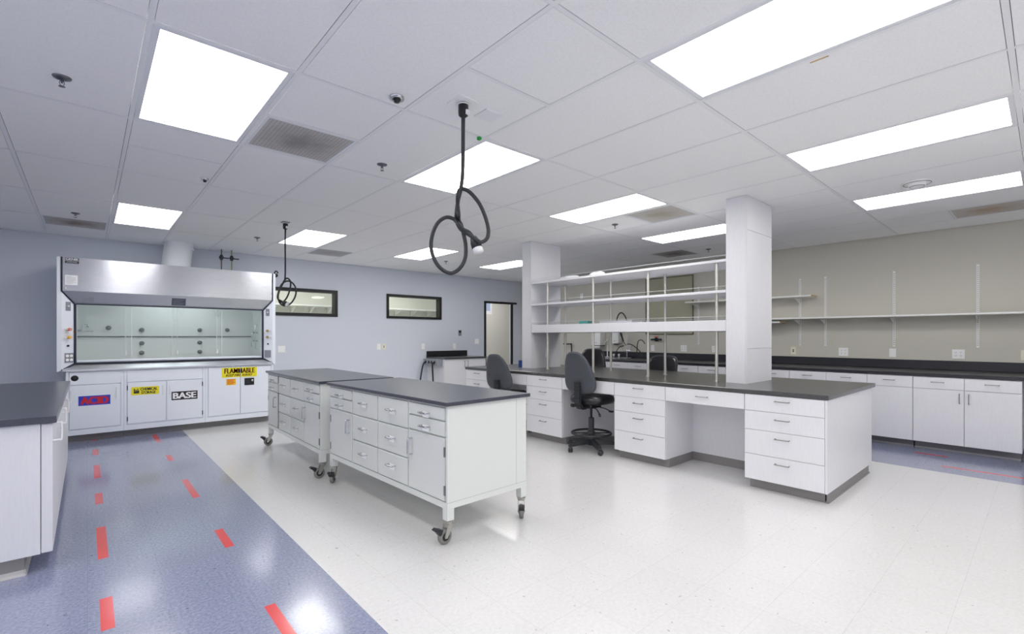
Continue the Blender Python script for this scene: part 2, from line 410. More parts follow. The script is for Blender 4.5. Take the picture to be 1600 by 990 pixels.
def vent(k, y0, y1, label, stain, rgb, perf=False):
    x = gx[k+5]
    o = thing('ceiling_vent', (x,y0,H), label, 'vent', 'ceiling vents')
    m = mat('vent face '+label[:12], rgb, .6)
    if stain:
        t = m.node_tree; b = t.nodes['Principled BSDF']; L = t.links.new
        tc = nd(m,'ShaderNodeTexCoord'); sp = nd(m,'ShaderNodeVectorMath', operation='SUBTRACT'); sp.inputs[1].default_value = (PX/2, (y1-y0)/2, 0)
        ln = nd(m,'ShaderNodeVectorMath', operation='LENGTH'); nz = nd(m,'ShaderNodeTexNoise'); nz.inputs['Scale'].default_value = 9; nz.inputs['Detail'].default_value = 6
        ad = nd(m,'ShaderNodeMath', operation='MULTIPLY_ADD'); ad.inputs[1].default_value = .35; rp = nd(m,'ShaderNodeValToRGB')
        rp.color_ramp.elements[0].position = .2; rp.color_ramp.elements[1].position = .45
        rp.color_ramp.elements[0].color = (*lin(stain),1); rp.color_ramp.elements[1].color = (*lin(rgb),1)
        L(tc.outputs['Object'], sp.inputs[0]); L(sp.outputs[0], ln.inputs[0]); L(tc.outputs['Object'], nz.inputs['Vector'])
        L(nz.outputs['Fac'], ad.inputs[0]); L(ln.outputs['Value'], ad.inputs[2]); L(ad.outputs[0], rp.inputs['Fac']); L(rp.outputs['Color'], b.inputs['Base Color'])
    MB().plate_hole(x+.014,x+PX-.014,y0+.014,y1-.014,x+.034,x+PX-.034,y0+.034,y1-.034,H+.001,H+.01).build('frame', M['troffer'], o)
    g = MB(); n = 22
    if perf:
        g.box(x+.034,x+PX-.034,y0+.034,y1-.034,H+.006,H+.008)
        for i in range(n):
            for q in range(n):
                px, py = x+.06+(PX-.12)*i/(n-1), y0+.06+((y1-y0)-.12)*q/(n-1)
                g.box(px-.004,px+.004,py-.004,py+.004,H+.0054,H+.006,1)
    else:
        g.box(x+.034,x+PX-.034,y0+.034,y1-.034,H+.006,H+.008)
        for i in range(14):
            py = y0+.06+((y1-y0)-.12)*i/13
            g.box(x+.05,x+PX-.05,py-.003,py+.003,H+.0052,H+.006,0)
    g.build('grille', [m, M['vent_dark']], o)
vent(1,3.229,3.851,'grey perforated vent with dusty smears beside the wide troffer',(150,146,142),(192,190,187),True)
vent(-1,7.58,8.2,'brown stained vent above the wall beside the fume hood',(140,122,112),(190,188,188))
vent(4,7.58,8.2,'grey perforated vent behind the small hanging cord troffer',(168,166,166),(186,186,190),True)
vent(7,2.608,3.229,'beige stained vent touching a troffer ahead of the near column',(176,166,150),(206,203,197),True)
vent(11,3.851,4.47,'dark smudged vent glimpsed above the bench shelves',(120,112,110),(170,168,168))
vent(11,.122,.75,'brown stained vent beside the ceiling edge over the long wall shelf',(186,164,140),(206,200,194))

# sprinklers
def sprinkler_at(x, y, label, proto=[None]):
    if proto[0] is None:
        o = thing('fire_sprinkler', (x,y,H), label, 'sprinkler', 'ceiling sprinklers')
        MB().lathe([(.002,-.012),(.018,-.012),(.038,-.004),(.04,.002)], (x,y,H)).build('escutcheon', M['sprink'], o)
        MB().cyl((x,y,H-.01),(x,y,H-.03),.005).tube(curve_pts([(x-.004,y,H-.014),(x-.010,y,H-.03),(x-.003,y,H-.046)],4),.002,6).tube(curve_pts([(x+.004,y,H-.014),(x+.010,y,H-.03),(x+.003,y,H-.046)],4),.002,6).build('yoke', M['sprink'], o)
        MB().lathe([(.001,-.050),(.014,-.049),(.014,-.047),(.001,-.046)], (x,y,H)).build('deflector', M['sprink'], o)
        proto[0] = o; return o
    return dup(proto[0], (x,y,H), label)
for x, y, l in ((-.101,3.487,'sprinkler with wide dark rosette, alone on the tile beside the wide troffer'),(1.764,3.551,'sprinkler between the dusty grey vent and the cord troffer'),
                (-.099,7.228,'sprinkler next to the brown vent near the fume hood wall'),(1.768,7.325,'sprinkler next to the small cord ceiling plate'),
                (4.907,7.337,'sprinkler seen inside the loop of the near cord'),(4.846,3.546,'sprinkler beside the troffer that touches the beige stained vent'),
                (7.314,3.569,'sprinkler above the bench shelves close to the near column')):
    sprinkler_at(x, y, l)
def pop_cap(x, y, r, label):
    o = thing('ceiling_sensor', (x,y,H), label, 'sensor')
    MB().lathe([(r,.001),(r*.96,-.012),(r*.62,-.016),(r*.55,-.008)], (x,y,H)).build('ring', M['chrome'], o)
    MB().lathe([(r*.55,-.007),(r*.35,-.03),(.001,-.032)], (x,y,H)).build('eye', M['black'] if r > .035 else M['dark_metal'], o)
pop_cap(1.331,2.496,.042,'chrome ringed ceiling sensor between the wide troffer and the near cord')
pop_cap(.766,4.895,.03,'small chrome ceiling cap beyond the wide troffer')
o = thing('smoke_detector', (5.545,.786,H), 'white round detector beside the troffer nearest the shelf wall', 'detector')
MB().lathe([(.105,.001),(.105,-.008),(.095,-.012),(.001,-.012)], (5.545,.786,H), seg=32).build('base_ring', M['plate'], o)
MB().lathe([(.062,-.012),(.06,-.03),(.045,-.04),(.001,-.042)], (5.545,.786,H), seg=32).build('sensing_head', M['plate'], o)
MB().tube([(5.545+.098*math.cos(2*PI*i/40),.786+.098*math.sin(2*PI*i/40),H-.0115) for i in range(40)],.003,6,closed=True).build('ring_groove', M['grey_plate'], o)
MB().tube([(5.545+.052*math.cos(2*PI*i/32),.786+.052*math.sin(2*PI*i/32),H-.036) for i in range(32)],.003,6,closed=True).build('sensor_slot', M['grey_plate'], o)
o = thing('ceiling_speaker', (6.835,8.319,H), 'small white round ceiling fitting above the corner door', 'speaker')
MB().lathe([(.16,.001),(.16,-.01),(.13,-.02),(.001,-.022)], (6.835,8.319,H), seg=32).build('rim', M['plate'], o)
o = tag(MB().bbox(1.80,1.93,2.255,2.385,H-.006,H+.002,.002).build('blank_ceiling_plate', M['tee']), 'flat square blank plate on the tile beside the near cord', 'plate')
o = tag(MB().bbox(2.01,2.035,2.60,2.63,H-.02,H+.001,.004).build('green_tag', M['green']), 'tiny green tag on the ceiling grid near the hanging cord', 'tag')
o = tag(MB().box(2.715,2.722,.72,.80,H-.002,H+.001).build('orange_tape', M['wood']), 'sliver of orange tape beside the largest troffer', 'tape')

# ------------------------------------------------------------------ camera
th = .72664
cam = bpy.data.cameras.new('camera'); cam.sensor_width = 36; cam.lens = 746.4/1600*36; cam.shift_y = 30.46/1600; cam.clip_start = .05
co = bpy.data.objects.new('camera', cam); COL.objects.link(co); co.location = (0,0,1.32); co.rotation_euler = (PI/2,0,-th); SC.camera = co
# points on the photograph turned to places in the room while laying out the hanging cords
F_ = Vector((math.sin(th), math.cos(th), 0)); R_ = Vector((math.cos(th), -math.sin(th), 0))
def at(px, py, D):
    return Vector((0,0,1.32))+F_*D+R_*((px-800)/746.4*D)+Vector((0,0,(525.46-py)/746.4*D))

# ------------------------------------------------------------------ hanging cords
def cord(name_label, root, D, pts, r, conn, plug0, plug1, plate):
    o = thing('hanging_power_cable', root, name_label, 'cord', 'cords hanging from the ceiling')
    x, y, z = root
    MB().bbox(x-plate,x+plate,y-plate,y+plate,H-.006,H+.001,.002).build('ceiling_plate', M['plate'] if plate > .05 else M['grey_plate'], o)
    MB().lathe([(.001,-.004),(conn*.8,-.004),(conn,-.014),(conn,-.062),(conn*.92,-.078),(r*1.3,-.088)], (x,y,H), seg=20).build('connector', M['black'], o)
    MB().lathe([(conn*1.03,-.010),(conn*1.03,-.018)], (x,y,H), seg=20).bbox(x-.004,x+.020,y-conn-.006,y-conn+.01,H-.078,H-.050,.003).build('white_clamp', M['white'], o)
    MB().tube(curve_pts(pts, 7), r, 10).build('cable', M['rubber'], o)
    a, b = Vector(plug0), Vector(plug1); d = (b-a).normalized(); L = (b-a).length
    MB().lathe([(.001,-.01),(.014,-.01),(.02,.0),(.03,L*.35),(.032,L*.72),(.001,L*.72)], a, d, seg=18).build('plug', M['chair_black'], o)
    MB().lathe([(.030,L*.72),(.031,L),(.001,L)], a, d, seg=18).build('plug_face', M['white'], o)
    return o
D1 = 1.653*.6644+2.291*.7474
P = lambda px, py, k=0: at(px, py, D1+k)
root = Vector((1.653,2.291,H))
pts = [root-Vector((0,0,.08)), P(723.6,215), P(723.4,250), P(722.5,276), P(720,295), P(716,312,.02), P(713.5,330,-.01), P(713.5,345,.02), P(720,358,.0), P(732,366,-.02), P(744,374,-.03), P(752,378,-.03), P(761,372,-.01), P(763,358), P(758,338), P(749,318), P(736,302), P(726,295.5), P(718.5,296,.02), P(715.5,305,-.02), P(715,318,.015), P(716.5,334,-.02), P(717,344,.02), P(721,352,.03), P(724,364,.02), P(727.5,382,.01), P(727,402), P(720,417), P(708,426), P(696,424), P(684,414), P(676,398), P(673.5,381), P(677,362), P(685,347), P(697,339.5), P(709,342,.01), P(716,350,-.025), P(724,358,-.03), P(733,363,.01), P(741,373,.015)]
cord('black power cord tied in two big loops, pale plug at its end', root, D1, pts, .0115, .030, P(740,371,.015), P(748,394,.0), .07)
D2 = 1.783*.6644+6.115*.7474
Q = lambda px, py, k=0: at(px, py, D2+k)
root2 = Vector((1.783,6.115,H))
pts = [root2-Vector((0,0,.08)), Q(445.6,380), Q(445.6,430), Q(443,440), Q(437.5,450,.02), Q(434.5,462,-.02), Q(436,470), Q(441.5,471.5), Q(448,465), Q(453,452), Q(454,441), Q(451,435.5), Q(447,435), Q(443,441,.03), Q(437,453,.03), Q(434.5,464,.03), Q(438,474), Q(446,477.5), Q(455,473), Q(461.5,462), Q(462,450), Q(456,441), Q(448,439), Q(440,444), Q(435,456), Q(434,466,-.03), Q(440,470,-.03), Q(443,472,-.02)]
cord('dark power cord bundled in small loops in front of the fume hood', root2, D2, pts, .0095, .028, Q(442,472,-.03), Q(450,476,-.03), .045)

# ------------------------------------------------------------------ pulls
def wire_pull(mb, p, along, out, half=.052, proj=.03, r=.0042):
    """bent wire pull: p on the face, along = direction of the bar, out = away from the face"""
    p, a, n = Vector(p), Vector(along), Vector(out)
    mb.tube(curve_pts([p-a*half, p-a*half+n*proj*.8, p-a*(half-.008)+n*proj, p+a*(half-.008)+n*proj, p+a*half+n*proj*.8, p+a*half], 4), r, 8)
    return mb

# ------------------------------------------------------------------ fume hood
HX0, HX1, YF, YS, YB = -.28, 2.20, 8.05, 8.125, 8.90      # outer sides, front, sash plane, back
GL, GR = -.236, 2.157                                       # where canopy meets the outer strips
SL, SR = -.115, 2.036                                       # sash opening
hood = thing('fume_hood', (.96,8.45,.885), 'wide stainless and white fume hood standing on white base cabinets', 'fume hood')
for s, (xo, xg, xs_) in enumerate(((HX0, GL, SL), (HX1, GR, SR))):
    sg = 1 if s == 0 else -1
    # airfoil shaped post: outer strip in front, flared face running back to the sash
    mb = MB()
    mb.prism([(xo,YF),(xg,YF),(xg,YF+.004),(xs_-sg*.004,YS),(xs_-sg*.004,YS+.06),(xo,YS+.06)], 'z', .99, 1.722)
    # upper part tapering outwards to the canopy corner, lower part tapering to the sill
    mb.add([(xo,YF,1.722),(xg,YF,1.722),(xs_-sg*.004,YS,1.722),(xo,YF,1.878),(xg,YF,1.878),(xo,YS+.06,1.722),(xo,YS+.06,1.878),(xg,YS+.06,1.878),(xs_-sg*.004,YS+.06,1.722)],
           [(0,1,4,3),(1,2,4),(3,4,7,6),(0,3,6,5),(2,8,7,4),(5,6,7,8)])
    mb.add([(xo,YF,.99),(xg,YF,.99),(xs_-sg*.004,YS,.99),(xo,YF,.885),(xg,YF,.905),(xo,YS+.06,.885),(xs_-sg*.004,YS+.06,.99)],
           [(0,1,4,3),(1,2,4),(0,3,5),(2,6,5,4),(3,4,5)])
    mb.box(min(xo,xg), max(xo,xg), YF, YF+.06, 1.878, 2.30)
    mb.box(xo, xo+sg*.02, YF+.04, YB, .885, 2.30)
    mb.build('side_post', M['steel_white'], hood)
    g = MB()
    g.tube([(xg,YF-.003,2.30),(xg,YF-.003,1.878),(xs_,YS-.006,1.722)], .009, 6)
    g.tube([(xs_,YS-.006,1.73),(xs_,YS-.006,.985)], .013, 6)
    g.tube([(xs_,YS-.006,.985),(xg,YF-.003,.905)], .009, 6)
    g.build('gasket', M['navy'], hood)
MB().box(GL+.004, GR-.004, YF, YF+.02, 1.885, 2.30).box(GL+.004,GR-.004,YF+.02,YF+.06,2.28,2.30).build('canopy_panel', M['steel'], hood)
mb = MB(); mb.add([(GL+.006,YF,1.884),(GR-.006,YF,1.884),(SR,YS,1.735),(SL,YS,1.735),(GL+.006,YF+.02,1.884),(GR-.006,YF+.02,1.884),(SR,YS+.03,1.735),(SL,YS+.03,1.735)], [(0,3,2,1),(4,5,6,7),(0,1,5,4),(3,7,6,2)])
mb.build('lower_canopy_panel', M['steel_plain'], hood)
MB().box(HX0+.02,HX1-.02,YF+.06,YB,2.27,2.29).build('hood_roof', M['steel_white'], hood)
MB().box(SL,SR,YS-.012,YS+.02,1.722,1.735).box(SL,SR,YS-.012,YS+.012,.975,.99).build('sash_track', M['navy'], hood)
rail = MB().bbox(SL+.012,SR-.012,YS-.002,YS+.03,.992,1.022,.006).build('sash_rail', M['steel_white'], hood)
# sliding sash panes, in two tracks
edges = [SL+.012, .41, .915, 1.455, SR-.012]
for i in range(4):
    yy = YS+.008 if i % 2 == 0 else YS+.022
    a, b = edges[i]-(.035 if i else 0), edges[i+1]+(.035 if i < 3 else 0)
    gp = MB().box(a,b,yy,yy+.005,1.022,1.722).build('sash_pane', M['glass'], hood)
    MB().box(a,a+.007,yy-.001,yy+.006,1.022,1.722).box(b-.007,b,yy-.001,yy+.006,1.022,1.722).build('pane_edge', M['acrylic_edge'], gp)
    mb = MB()
    for xx in (a+.05, b-.075):
        if SL+.1 < xx < SR-.1: mb.bbox(xx,xx+.025,yy-.006,yy-.001,1.07,1.13,.002)
    if mb.v: mb.build('finger_pull', M['acrylic_edge'], gp)
# work surface and sill
mb = MB(); mb.prism([(YF-.02,.887),(YF-.02,.906),(YF-.01,.914),(YS+.01,.975),(YS+.03,.975),(YS+.03,.905),(YB-.02,.905),(YB-.02,.887)], 'x', HX0+.05, HX1-.05)
mb.build('work_surface', M['steel_plain'], hood)
# liner
lin_ = MB().box(SL-.01,SR+.01,8.75,8.765,.905,2.25).box(SL-.03,SL-.01,YS+.062,8.75,.905,2.25).box(SR+.01,SR+.03,YS+.062,8.75,.905,2.25).box(SL-.01,SR+.01,YS+.05,8.75,2.10,2.12).build('liner', M['liner'], hood)
MB().box(SL,SR,8.742,8.7495,1.31,1.326).build('baffle_slot', M['knob_dark'], lin_)
for xx, zz in ((.222,1.441),(.59,1.417),(1.301,1.42),(1.673,1.423),(.59,1.222),(1.301,1.228),(.59,1.085),(1.301,1.086)):
    MB().lathe([(.001,-.02),(.026,-.02),(.031,-.012),(.031,0)], (xx,8.749,zz), (0,1,0)).build('baffle_knob', M['knob_dark'], lin_)
lp_ = MB().box(.5,1.45,8.3,8.42,2.085,2.099).build('added_hood_lamp', M['added_hood_lamp'], hood)  # unseen lamp added to brighten the hood interior
# fittings inside the hood
mb = MB().cyl((-.135,8.55,1.40),(-.06,8.55,1.40),.012).tube(curve_pts([(-.06,8.55,1.40),(-.05,8.55,1.47),(.0,8.55,1.475),(.01,8.55,1.44)],5),.008,8).cyl((-.10,8.55,1.385),(.06,8.55,1.385),.006)
mb.build('water_spout', M['chrome'], hood)
MB().bbox(-.12,-.105,8.5,8.6,1.05,1.13,.003).build('inner_outlet', M['plate'], hood)
mb = MB()
for zz in (1.38,1.25):
    mb.cyl((2.05,8.45,zz),(1.97,8.45,zz),.012).tube(curve_pts([(1.97,8.45,zz),(1.955,8.45,zz-.04),(1.96,8.45,zz-.09)],4),.007,8)
mb.tube([(2.03,8.4,1.5),(2.0,8.4,1.5),(2.0,8.4,1.12),(2.03,8.4,1.12)],.006,8).build('gas_spouts', M['chrome'], hood)
# controls on the posts
def onpost(xo, s, z):   # a place on the flared face, s 0..1 from the strip to the sash
    x = GL+(SL-GL)*s if xo < 1 else GR+(SR-GR)*s
    return Vector((x, YF+(YS-YF)*s, z))
for side in (0, 1):
    xo = HX0 if side == 0 else HX1; sg = 1 if side == 0 else -1
    d = Vector((sg*.1208,.071,0)).normalized(); nrm = Vector((d.y*sg,-d.x*sg,0)) if side == 0 else Vector((-abs(d.y),-abs(d.x),0))
    def plate(s0, s1, z0, z1, name, m, dep=.004):
        a, b = onpost(xo,s0,z0), onpost(xo,s1,z0); up = Vector((0,0,z1-z0)); mb = MB()
        q = [a,b,b+up,a+up]; q2 = [p+nrm*dep for p in q]
        mb.add(q+q2, [(0,1,2,3),(4,5,6,7),(0,1,5,4),(1,2,6,5),(2,3,7,6),(3,0,4,7)])
        return mb.build(name, m, hood)
    sw = plate(.30,.66,1.64,1.75,'switch_plate',M['grey_plate'])
    p = onpost(xo,.48,1.695); MB().cyl(p+nrm*.004,p+nrm*.016,.012,.008,seg=12).build('rocker', M['plate'], sw)
    if side == 0:
        op = plate(.22,.88,.995,1.115,'outlet_plate',M['grey_plate'])
        for s in (.4,.7):
            for zz in (1.03,1.08):
                p = onpost(xo,s,zz); MB().cyl(p+nrm*.003,p+nrm*.007,.017,seg=14).build('receptacle', M['plate'], op)
    else: plate(.15,.80,.995,1.108,'blank_plate',M['grey_plate'])
    for zz, m in ((1.407, M['orange']), (1.31, M['yellow_o'])):
        p = onpost(xo,.45,zz)
        kb = MB().cyl(p,p+nrm*.03,.013,seg=14).cyl(p+nrm*.03,p+nrm*.05,.02,.018,seg=14).build('valve_knob', m if side == 0 else M['brass'], hood)
        MB().box(p.x-.034,p.x+.034,p.y-.046,p.y-.040,zz-.004,zz+.004).build('cross_handle', M['chrome'], kb)
    p = onpost(xo,.45,1.205); MB().cyl(p,p+nrm*.012,.012,seg=14).build('black_button', M['black'], hood)
    q = onpost(xo,.93,1.38); MB().box(q.x-.01,q.x+.01,q.y-.004,q.y+.001,1.37,1.39).build('yellow_mark', M['yellow_o'], hood)
# plates and labels on the canopy
np_ = MB().box(-.206,-.078,YF-.002,YF,2.262,2.293).build('name_plate', M['navy'], hood)
put(text_mesh('GENIE', .116, .024, fat=.001), -.142, YF-.0025, 2.2775).build('lettering', M['paper'], np_)
nb = MB().box(-.206,-.078,YF-.002,YF,2.226,2.254).build('name_plate_bar', M['black'], hood)
put(text_mesh('SCIENTIFIC', .10, .010), -.142, YF-.0025, 2.240).build('lettering', M['paper'], nb)
lb = MB().box(-.206,-.09,YF-.0015,YF,1.958,2.08).build('paper_label', M['paper'], hood)
mb = MB()
for i in range(7): mb.box(-.196,-.196+(.05,.09,.085,.09,.07,.09,.06)[i],YF-.002,YF-.0016,2.060-i*.014,2.063-i*.014)
mb.build('print_lines', M['grey_plate'], lb)
MB().lathe([(.001,-.004),(.010,-.004),(.011,0)], (-.203,YF,1.918), (0,1,0)).build('round_dot', M['white'], hood)
def slope(z): return YF+(YS-YF)*(1.884-z)/(1.884-1.735)
def slabel(x0,x1,z0,z1,name,m):
    mb = MB(); y0, y1 = slope(z0)-.002, slope(z1)-.002
    mb.add([(x0,y0,z0),(x1,y0,z0),(x1,y1,z1),(x0,y1,z1),(x0,y0+.002,z0),(x1,y0+.002,z0),(x1,y1+.002,z1),(x0,y1+.002,z1)], [(0,1,2,3),(4,5,6,7),(0,1,5,4),(1,2,6,5),(2,3,7,6),(3,0,4,7)])
    return mb.build(name, m, hood)
s1 = slabel(.875,1.037,1.755,1.85,'dark_label',mat('dark label',(70,78,96),.5))
mb = MB()
for i in range(5):
    z = 1.835-i*.016; mb.box(.89,1.02-(i%3)*.02,slope(z)-.0030,slope(z)-.0024,z-.003,z)
mb.build('print_lines', M['grey_plate'], s1)
slabel(-.05,.06,1.762,1.815,'grey_label',mat('faint label',(150,154,166),.5))

# exhaust duct, gas valves, plug
o = thing('exhaust_duct', (1.0,8.52,2.29), 'round grey exhaust duct rising from the fume hood to the ceiling', 'duct')
a, b, c = Vector((.975,8.55,2.325)), Vector((.985,8.55,2.45)), Vector((1.02,8.55,2.72))
MB().tube([a,b,b+(c-b)*.05,c],.178,32).build('duct_body', M['duct'], o)
MB().tube([b-(b-a)*.06,b+(c-b)*.06],.182,32).build('seam_band', M['duct'], o)
MB().tube([c-Vector((0,0,.12)),c-Vector((0,0,.095))],.181,32).build('ceiling_band', M['duct'], o)
for x, m in ((1.585, 'red'), (1.727, 'green')):
    o = thing('gas_valve', (x,8.7,2.295), 'thin %s gas pipe with black lever behind the hood top' % ('dark' if m == 'red' else 'greenish'), 'valve', 'gas valves above the hood')
    MB().cyl((x,8.7,2.295),(x,8.7,2.70),.009).build('pipe', mat('pipe '+m, (150,156,112) if m == 'green' else (112,102,98), .5, .3), o)
    MB().cyl((x,8.7,2.53),(x,8.7,2.61),.022).cyl((x-.03,8.7,2.57),(x+.03,8.7,2.57),.018).build('valve_body', M['dark_metal'], o)
    MB().bbox(x+.03,x+.105,8.69,8.71,2.558,2.574,.003).build('lever', M['black'], o)
o = thing('twist_plug', (2.235,8.2,2.285), 'black twist lock plug clipped to the top corner of the fume hood', 'plug')
MB().lathe([(.001,0),(.03,0),(.034,.05),(.02,.07),(.001,.075)], (2.204,8.2,2.285), (1,0,.2), 18).build('plug_body', M['black'], o)
MB().tube(curve_pts([(2.22,8.2,2.30),(2.235,8.2,2.35),(2.26,8.2,2.36),(2.28,8.2,2.33)],5),.011,8).build('cord_loop', M['rubber'], o)

# ------------------------------------------------------------------ cabinets under the hood
FY = 8.05
def base_under_hood(x0, x1, label, name):
    o = thing(name, ((x0+x1)/2,8.4,0), label, 'cabinet', 'cabinets under the fume hood')
    MB().box(x0+.001,x1-.001,FY+.02,8.86,.09,.884).box(x0+.001,x0+.028,FY,FY+.02,.09,.884).box(x1-.028,x1-.001,FY,FY+.02,.09,.884).box(x0+.028,x1-.028,FY,FY+.02,.09,.155).box(x0+.028,x1-.028,FY,FY+.02,.876,.884).build('body', M['steel_white'], o)
    MB().box(x0+.001,x1-.001,FY+.11,8.8,0,.089).build('toe_kick', M['kick'], o)
    return o
def hdoor(o, x0, x1, z0, z1, handle=None, hinge=None):
    d = MB().bbox(x0+.004,x1-.004,FY-.002,FY+.018,z0+.004,z1-.004,.004).build('door', M['steel_white'], o)
    if handle: wire_pull(MB(), (handle,FY-.002,.595), (0,0,1), (0,-1,0), .055, .028, .005).build('handle', M['white_pull'], d)
    if hinge:
        for z in (z0+.07, z1-.07): MB().cyl((hinge,FY-.004,z-.03),(hinge,FY-.004,z+.03),.005,seg=8).build('hinge', M['dark_metal'], d)
    return d
def sticker(d, x0, x1, z0, z1, m, text=None, ink=None, tw=.86, thh=.7, bold=0, y=FY-.0035):
    s = MB().box(x0,x1,y,y+.0012,z0,z1).build('sticker', m, d)
    return s
c1 = base_under_hood(-.2, .358, 'white cabinet under the fume hood bearing the blue ACID sticker', 'acid_cabinet')
MB().bbox(-.17,.33,FY-.001,FY+.018,.715,.874,.003).build('apron_panel', M['steel_white'], c1)
MB().lathe([(.001,-.003),(.034,-.003),(.036,0)], (-.118,FY-.001,.80), (0,1,0)).build('cable_grommet', M['ink'], c1)
d = hdoor(c1, -.172, .322, .16, .712, handle=.282)
s = sticker(d, -.084, .222, .452, .572, M['blue_ink'])
put(text_mesh('ACID', .275, .092, bold=.014, fat=.006), .069, FY-.0042, .512).build('lettering', M['red_ink'], d)
c2 = base_under_hood(.358, 1.265, 'white two door cabinet under the fume hood with CHEMICAL STORAGE and BASE stickers', 'chemical_cabinet')
MB().bbox(.388,1.235,FY-.001,FY+.018,.718,.874,.003).build('apron_panel', M['steel_white'], c2)
d = hdoor(c2, .388, .810, .165, .715, handle=.770, hinge=.393)
sticker(d, .432, .730, .543, .650, M['yellow'])
put(text_mesh('CHEMICAL', .185, .037, bold=.01, fat=.0016), .62, FY-.0042, .618).build('lettering', M['ink'], d)
put(text_mesh('STORAGE', .155, .037, bold=.01, fat=.0016), .615, FY-.0042, .572).build('lettering', M['ink'], d)
MB().box(.458,.515,FY-.0042,FY-.0034,.565,.588).box(.458,.470,FY-.0042,FY-.0034,.588,.628).box(.474,.488,FY-.0042,FY-.0034,.588,.612).box(.49,.515,FY-.0042,FY-.0034,.588,.602).box(.494,.506,FY-.0042,FY-.0034,.606,.625).build('pictogram', M['ink'], d)
d = hdoor(c2, .810, 1.235, .165, .715, handle=.846, hinge=1.230)
sticker(d, .868, 1.170, .440, .556, M['ink'])
put(text_mesh('BASE', .275, .084, bold=.012, fat=.0045), 1.019, FY-.0042, .498).build('lettering', M['paper'], d)
c3 = base_under_hood(1.265, 2.17, 'white flammables cabinet under the fume hood with the yellow FLAMMABLE sign', 'flammables_cabinet')
dl = hdoor(c3, 1.30, 1.712, .165, .876); dr = hdoor(c3, 1.712, 2.135, .165, .876)
sticker(dl, 1.470, 1.707, .715, .858, M['yellow']); sticker(dr, 1.717, 1.935, .715, .858, M['yellow'])
def split_text(txt, w, h, x, z, m, bold, shear=0):
    for d, keep in ((dl, -1), (dr, 1)):
        mb = text_mesh(txt, w, h, bold=bold, fat=.0035 if h > .05 else .0016)
        bm = bmesh.new(); vv = [bm.verts.new((p.x+x+p.z*shear, FY-.0042, p.z+z)) for p in mb.v]
        for f in mb.f:
            try: bm.faces.new([vv[i] for i in f])
            except ValueError: pass
        cut = 1.707 if keep < 0 else 1.717
        bmesh.ops.bisect_plane(bm, geom=bm.verts[:]+bm.edges[:]+bm.faces[:], plane_co=(cut,0,0), plane_no=(1,0,0), clear_outer=keep < 0, clear_inner=keep > 0)
        MB().bm(bm).build('lettering', m, d)
split_text('FLAMMABLE', .405, .072, 1.705, .810, M['brown_ink'], .006)
split_text('KEEP FIRE AWAY', .35, .036, 1.70, .745, M['brown_ink'], .006, .25)
sticker(dl, 1.528, 1.652, .602, .693, M['yellow_o'])
mb = MB()
for i in range(4): mb.box(1.54,1.64-(i%2)*.02,FY-.0044,FY-.0036,.675-i*.019,.683-i*.019)
mb.build('print_lines', M['red_ink'], dl)
lt = MB().bbox(1.766,1.898,FY-.010,FY-.002,.588,.694,.003).build('paddle_latch', M['black'], dr)
MB().lathe([(.001,-.008),(.014,-.008),(.016,0)], (1.872,FY-.010,.655), (0,1,0), 16).build('key_lock', M['chrome'], lt)
MB().box(1.78,1.84,FY-.0115,FY-.009,.61,.67).build('pull_recess', M['chair_black'], lt)

# ------------------------------------------------------------------ side counter by the camera (left)
o = thing('side_counter', (-.5,5.2,.83), 'black slab worktop of the side counter at the picture edge', 'worktop')
MB().bbox(-1.45,-.13,3.74,6.62,.832,.87,.002).build('slab', M['bench_top'], o)
def side_cab(y0, y1, hs, label, endp):
    o = thing('side_cabinet', (-.8,(y0+y1)/2,0), label, 'cabinet', 'white cabinets of the side counter')
    MB().box(-1.42,-.197,y0+.001,y1-.001,.10,.831).build('body', M['lam'], o)
    MB().box(-1.40,-.262,y0+(.012 if endp else .001),y1-.001,.012,.099).build('toe_kick', M['kick'], o)
    MB().prism([(-.25,0),(-.255,.012),(-.262,.03),(-.262,0)],'y',y0+.004,y1-.001).build('base_cove', M['cove'], o)
    if endp: MB().prism([(y0-.002,0),(y0+.006,.012),(y0+.012,.03),(y0+.012,0)],'x',-1.4,-.255).build('base_cove', M['cove'], o)
    ym = (y0+y1)/2
    for (a, b), h in zip(((y0,ym),(ym,y1)), hs):
        d = MB().bbox(-.194,-.147,a+.003,b-.003,.102,.828,.002).build('door', M['lam'], o)
        wire_pull(MB(), (-.147,h,.775), (0,0,1), (1,0,0), .05, .036, .005).build('handle', M['white_pull'], d)
side_cab(3.76,5.06,(3.80,4.52),'white cabinet of the side counter with bare end panel toward the camera',True)
side_cab(5.06,6.58,(5.14,5.90),'white cabinet of the side counter, half next to the fume hood',False)

# ------------------------------------------------------------------ mobile benches
def caster_local():
    f = MB().box(-.03,.03,-.03,.03,.138,.144).cyl((0,0,.124),(0,0,.138),.026).prism([(-.02,.128),(.022,.128),(-.022,.040),(-.040,.040),(-.044,.05)],'y',-.024,-.020).prism([(-.02,.128),(.022,.128),(-.022,.040),(-.040,.040),(-.044,.05)],'y',.020,.024).box(-.02,.022,-.024,.024,.120,.127).cyl((-.030,-.028,.049),(-.030,.028,.049),.007)
    wl = MB().lathe([(.012,-.016),(.036,-.016),(.046,-.014),(.049,-.006),(.049,.006),(.046,.014),(.036,.016),(.012,.016)], (-.030,0,.049), (0,1,0), 28)
    hub = MB().lathe([(.001,-.019),(.02,-.019),(.028,-.0165),(.028,.0165),(.02,.019),(.001,.019)], (-.030,0,.049), (0,1,0), 24)
    bp = MB().prism([(-.055,.10),(-.10,.118),(-.118,.108),(-.09,.085),(-.075,.065),(-.062,.075)],'y',-.020,.020)
    return f, wl, hub, bp
W_, L_ = .75, 1.862
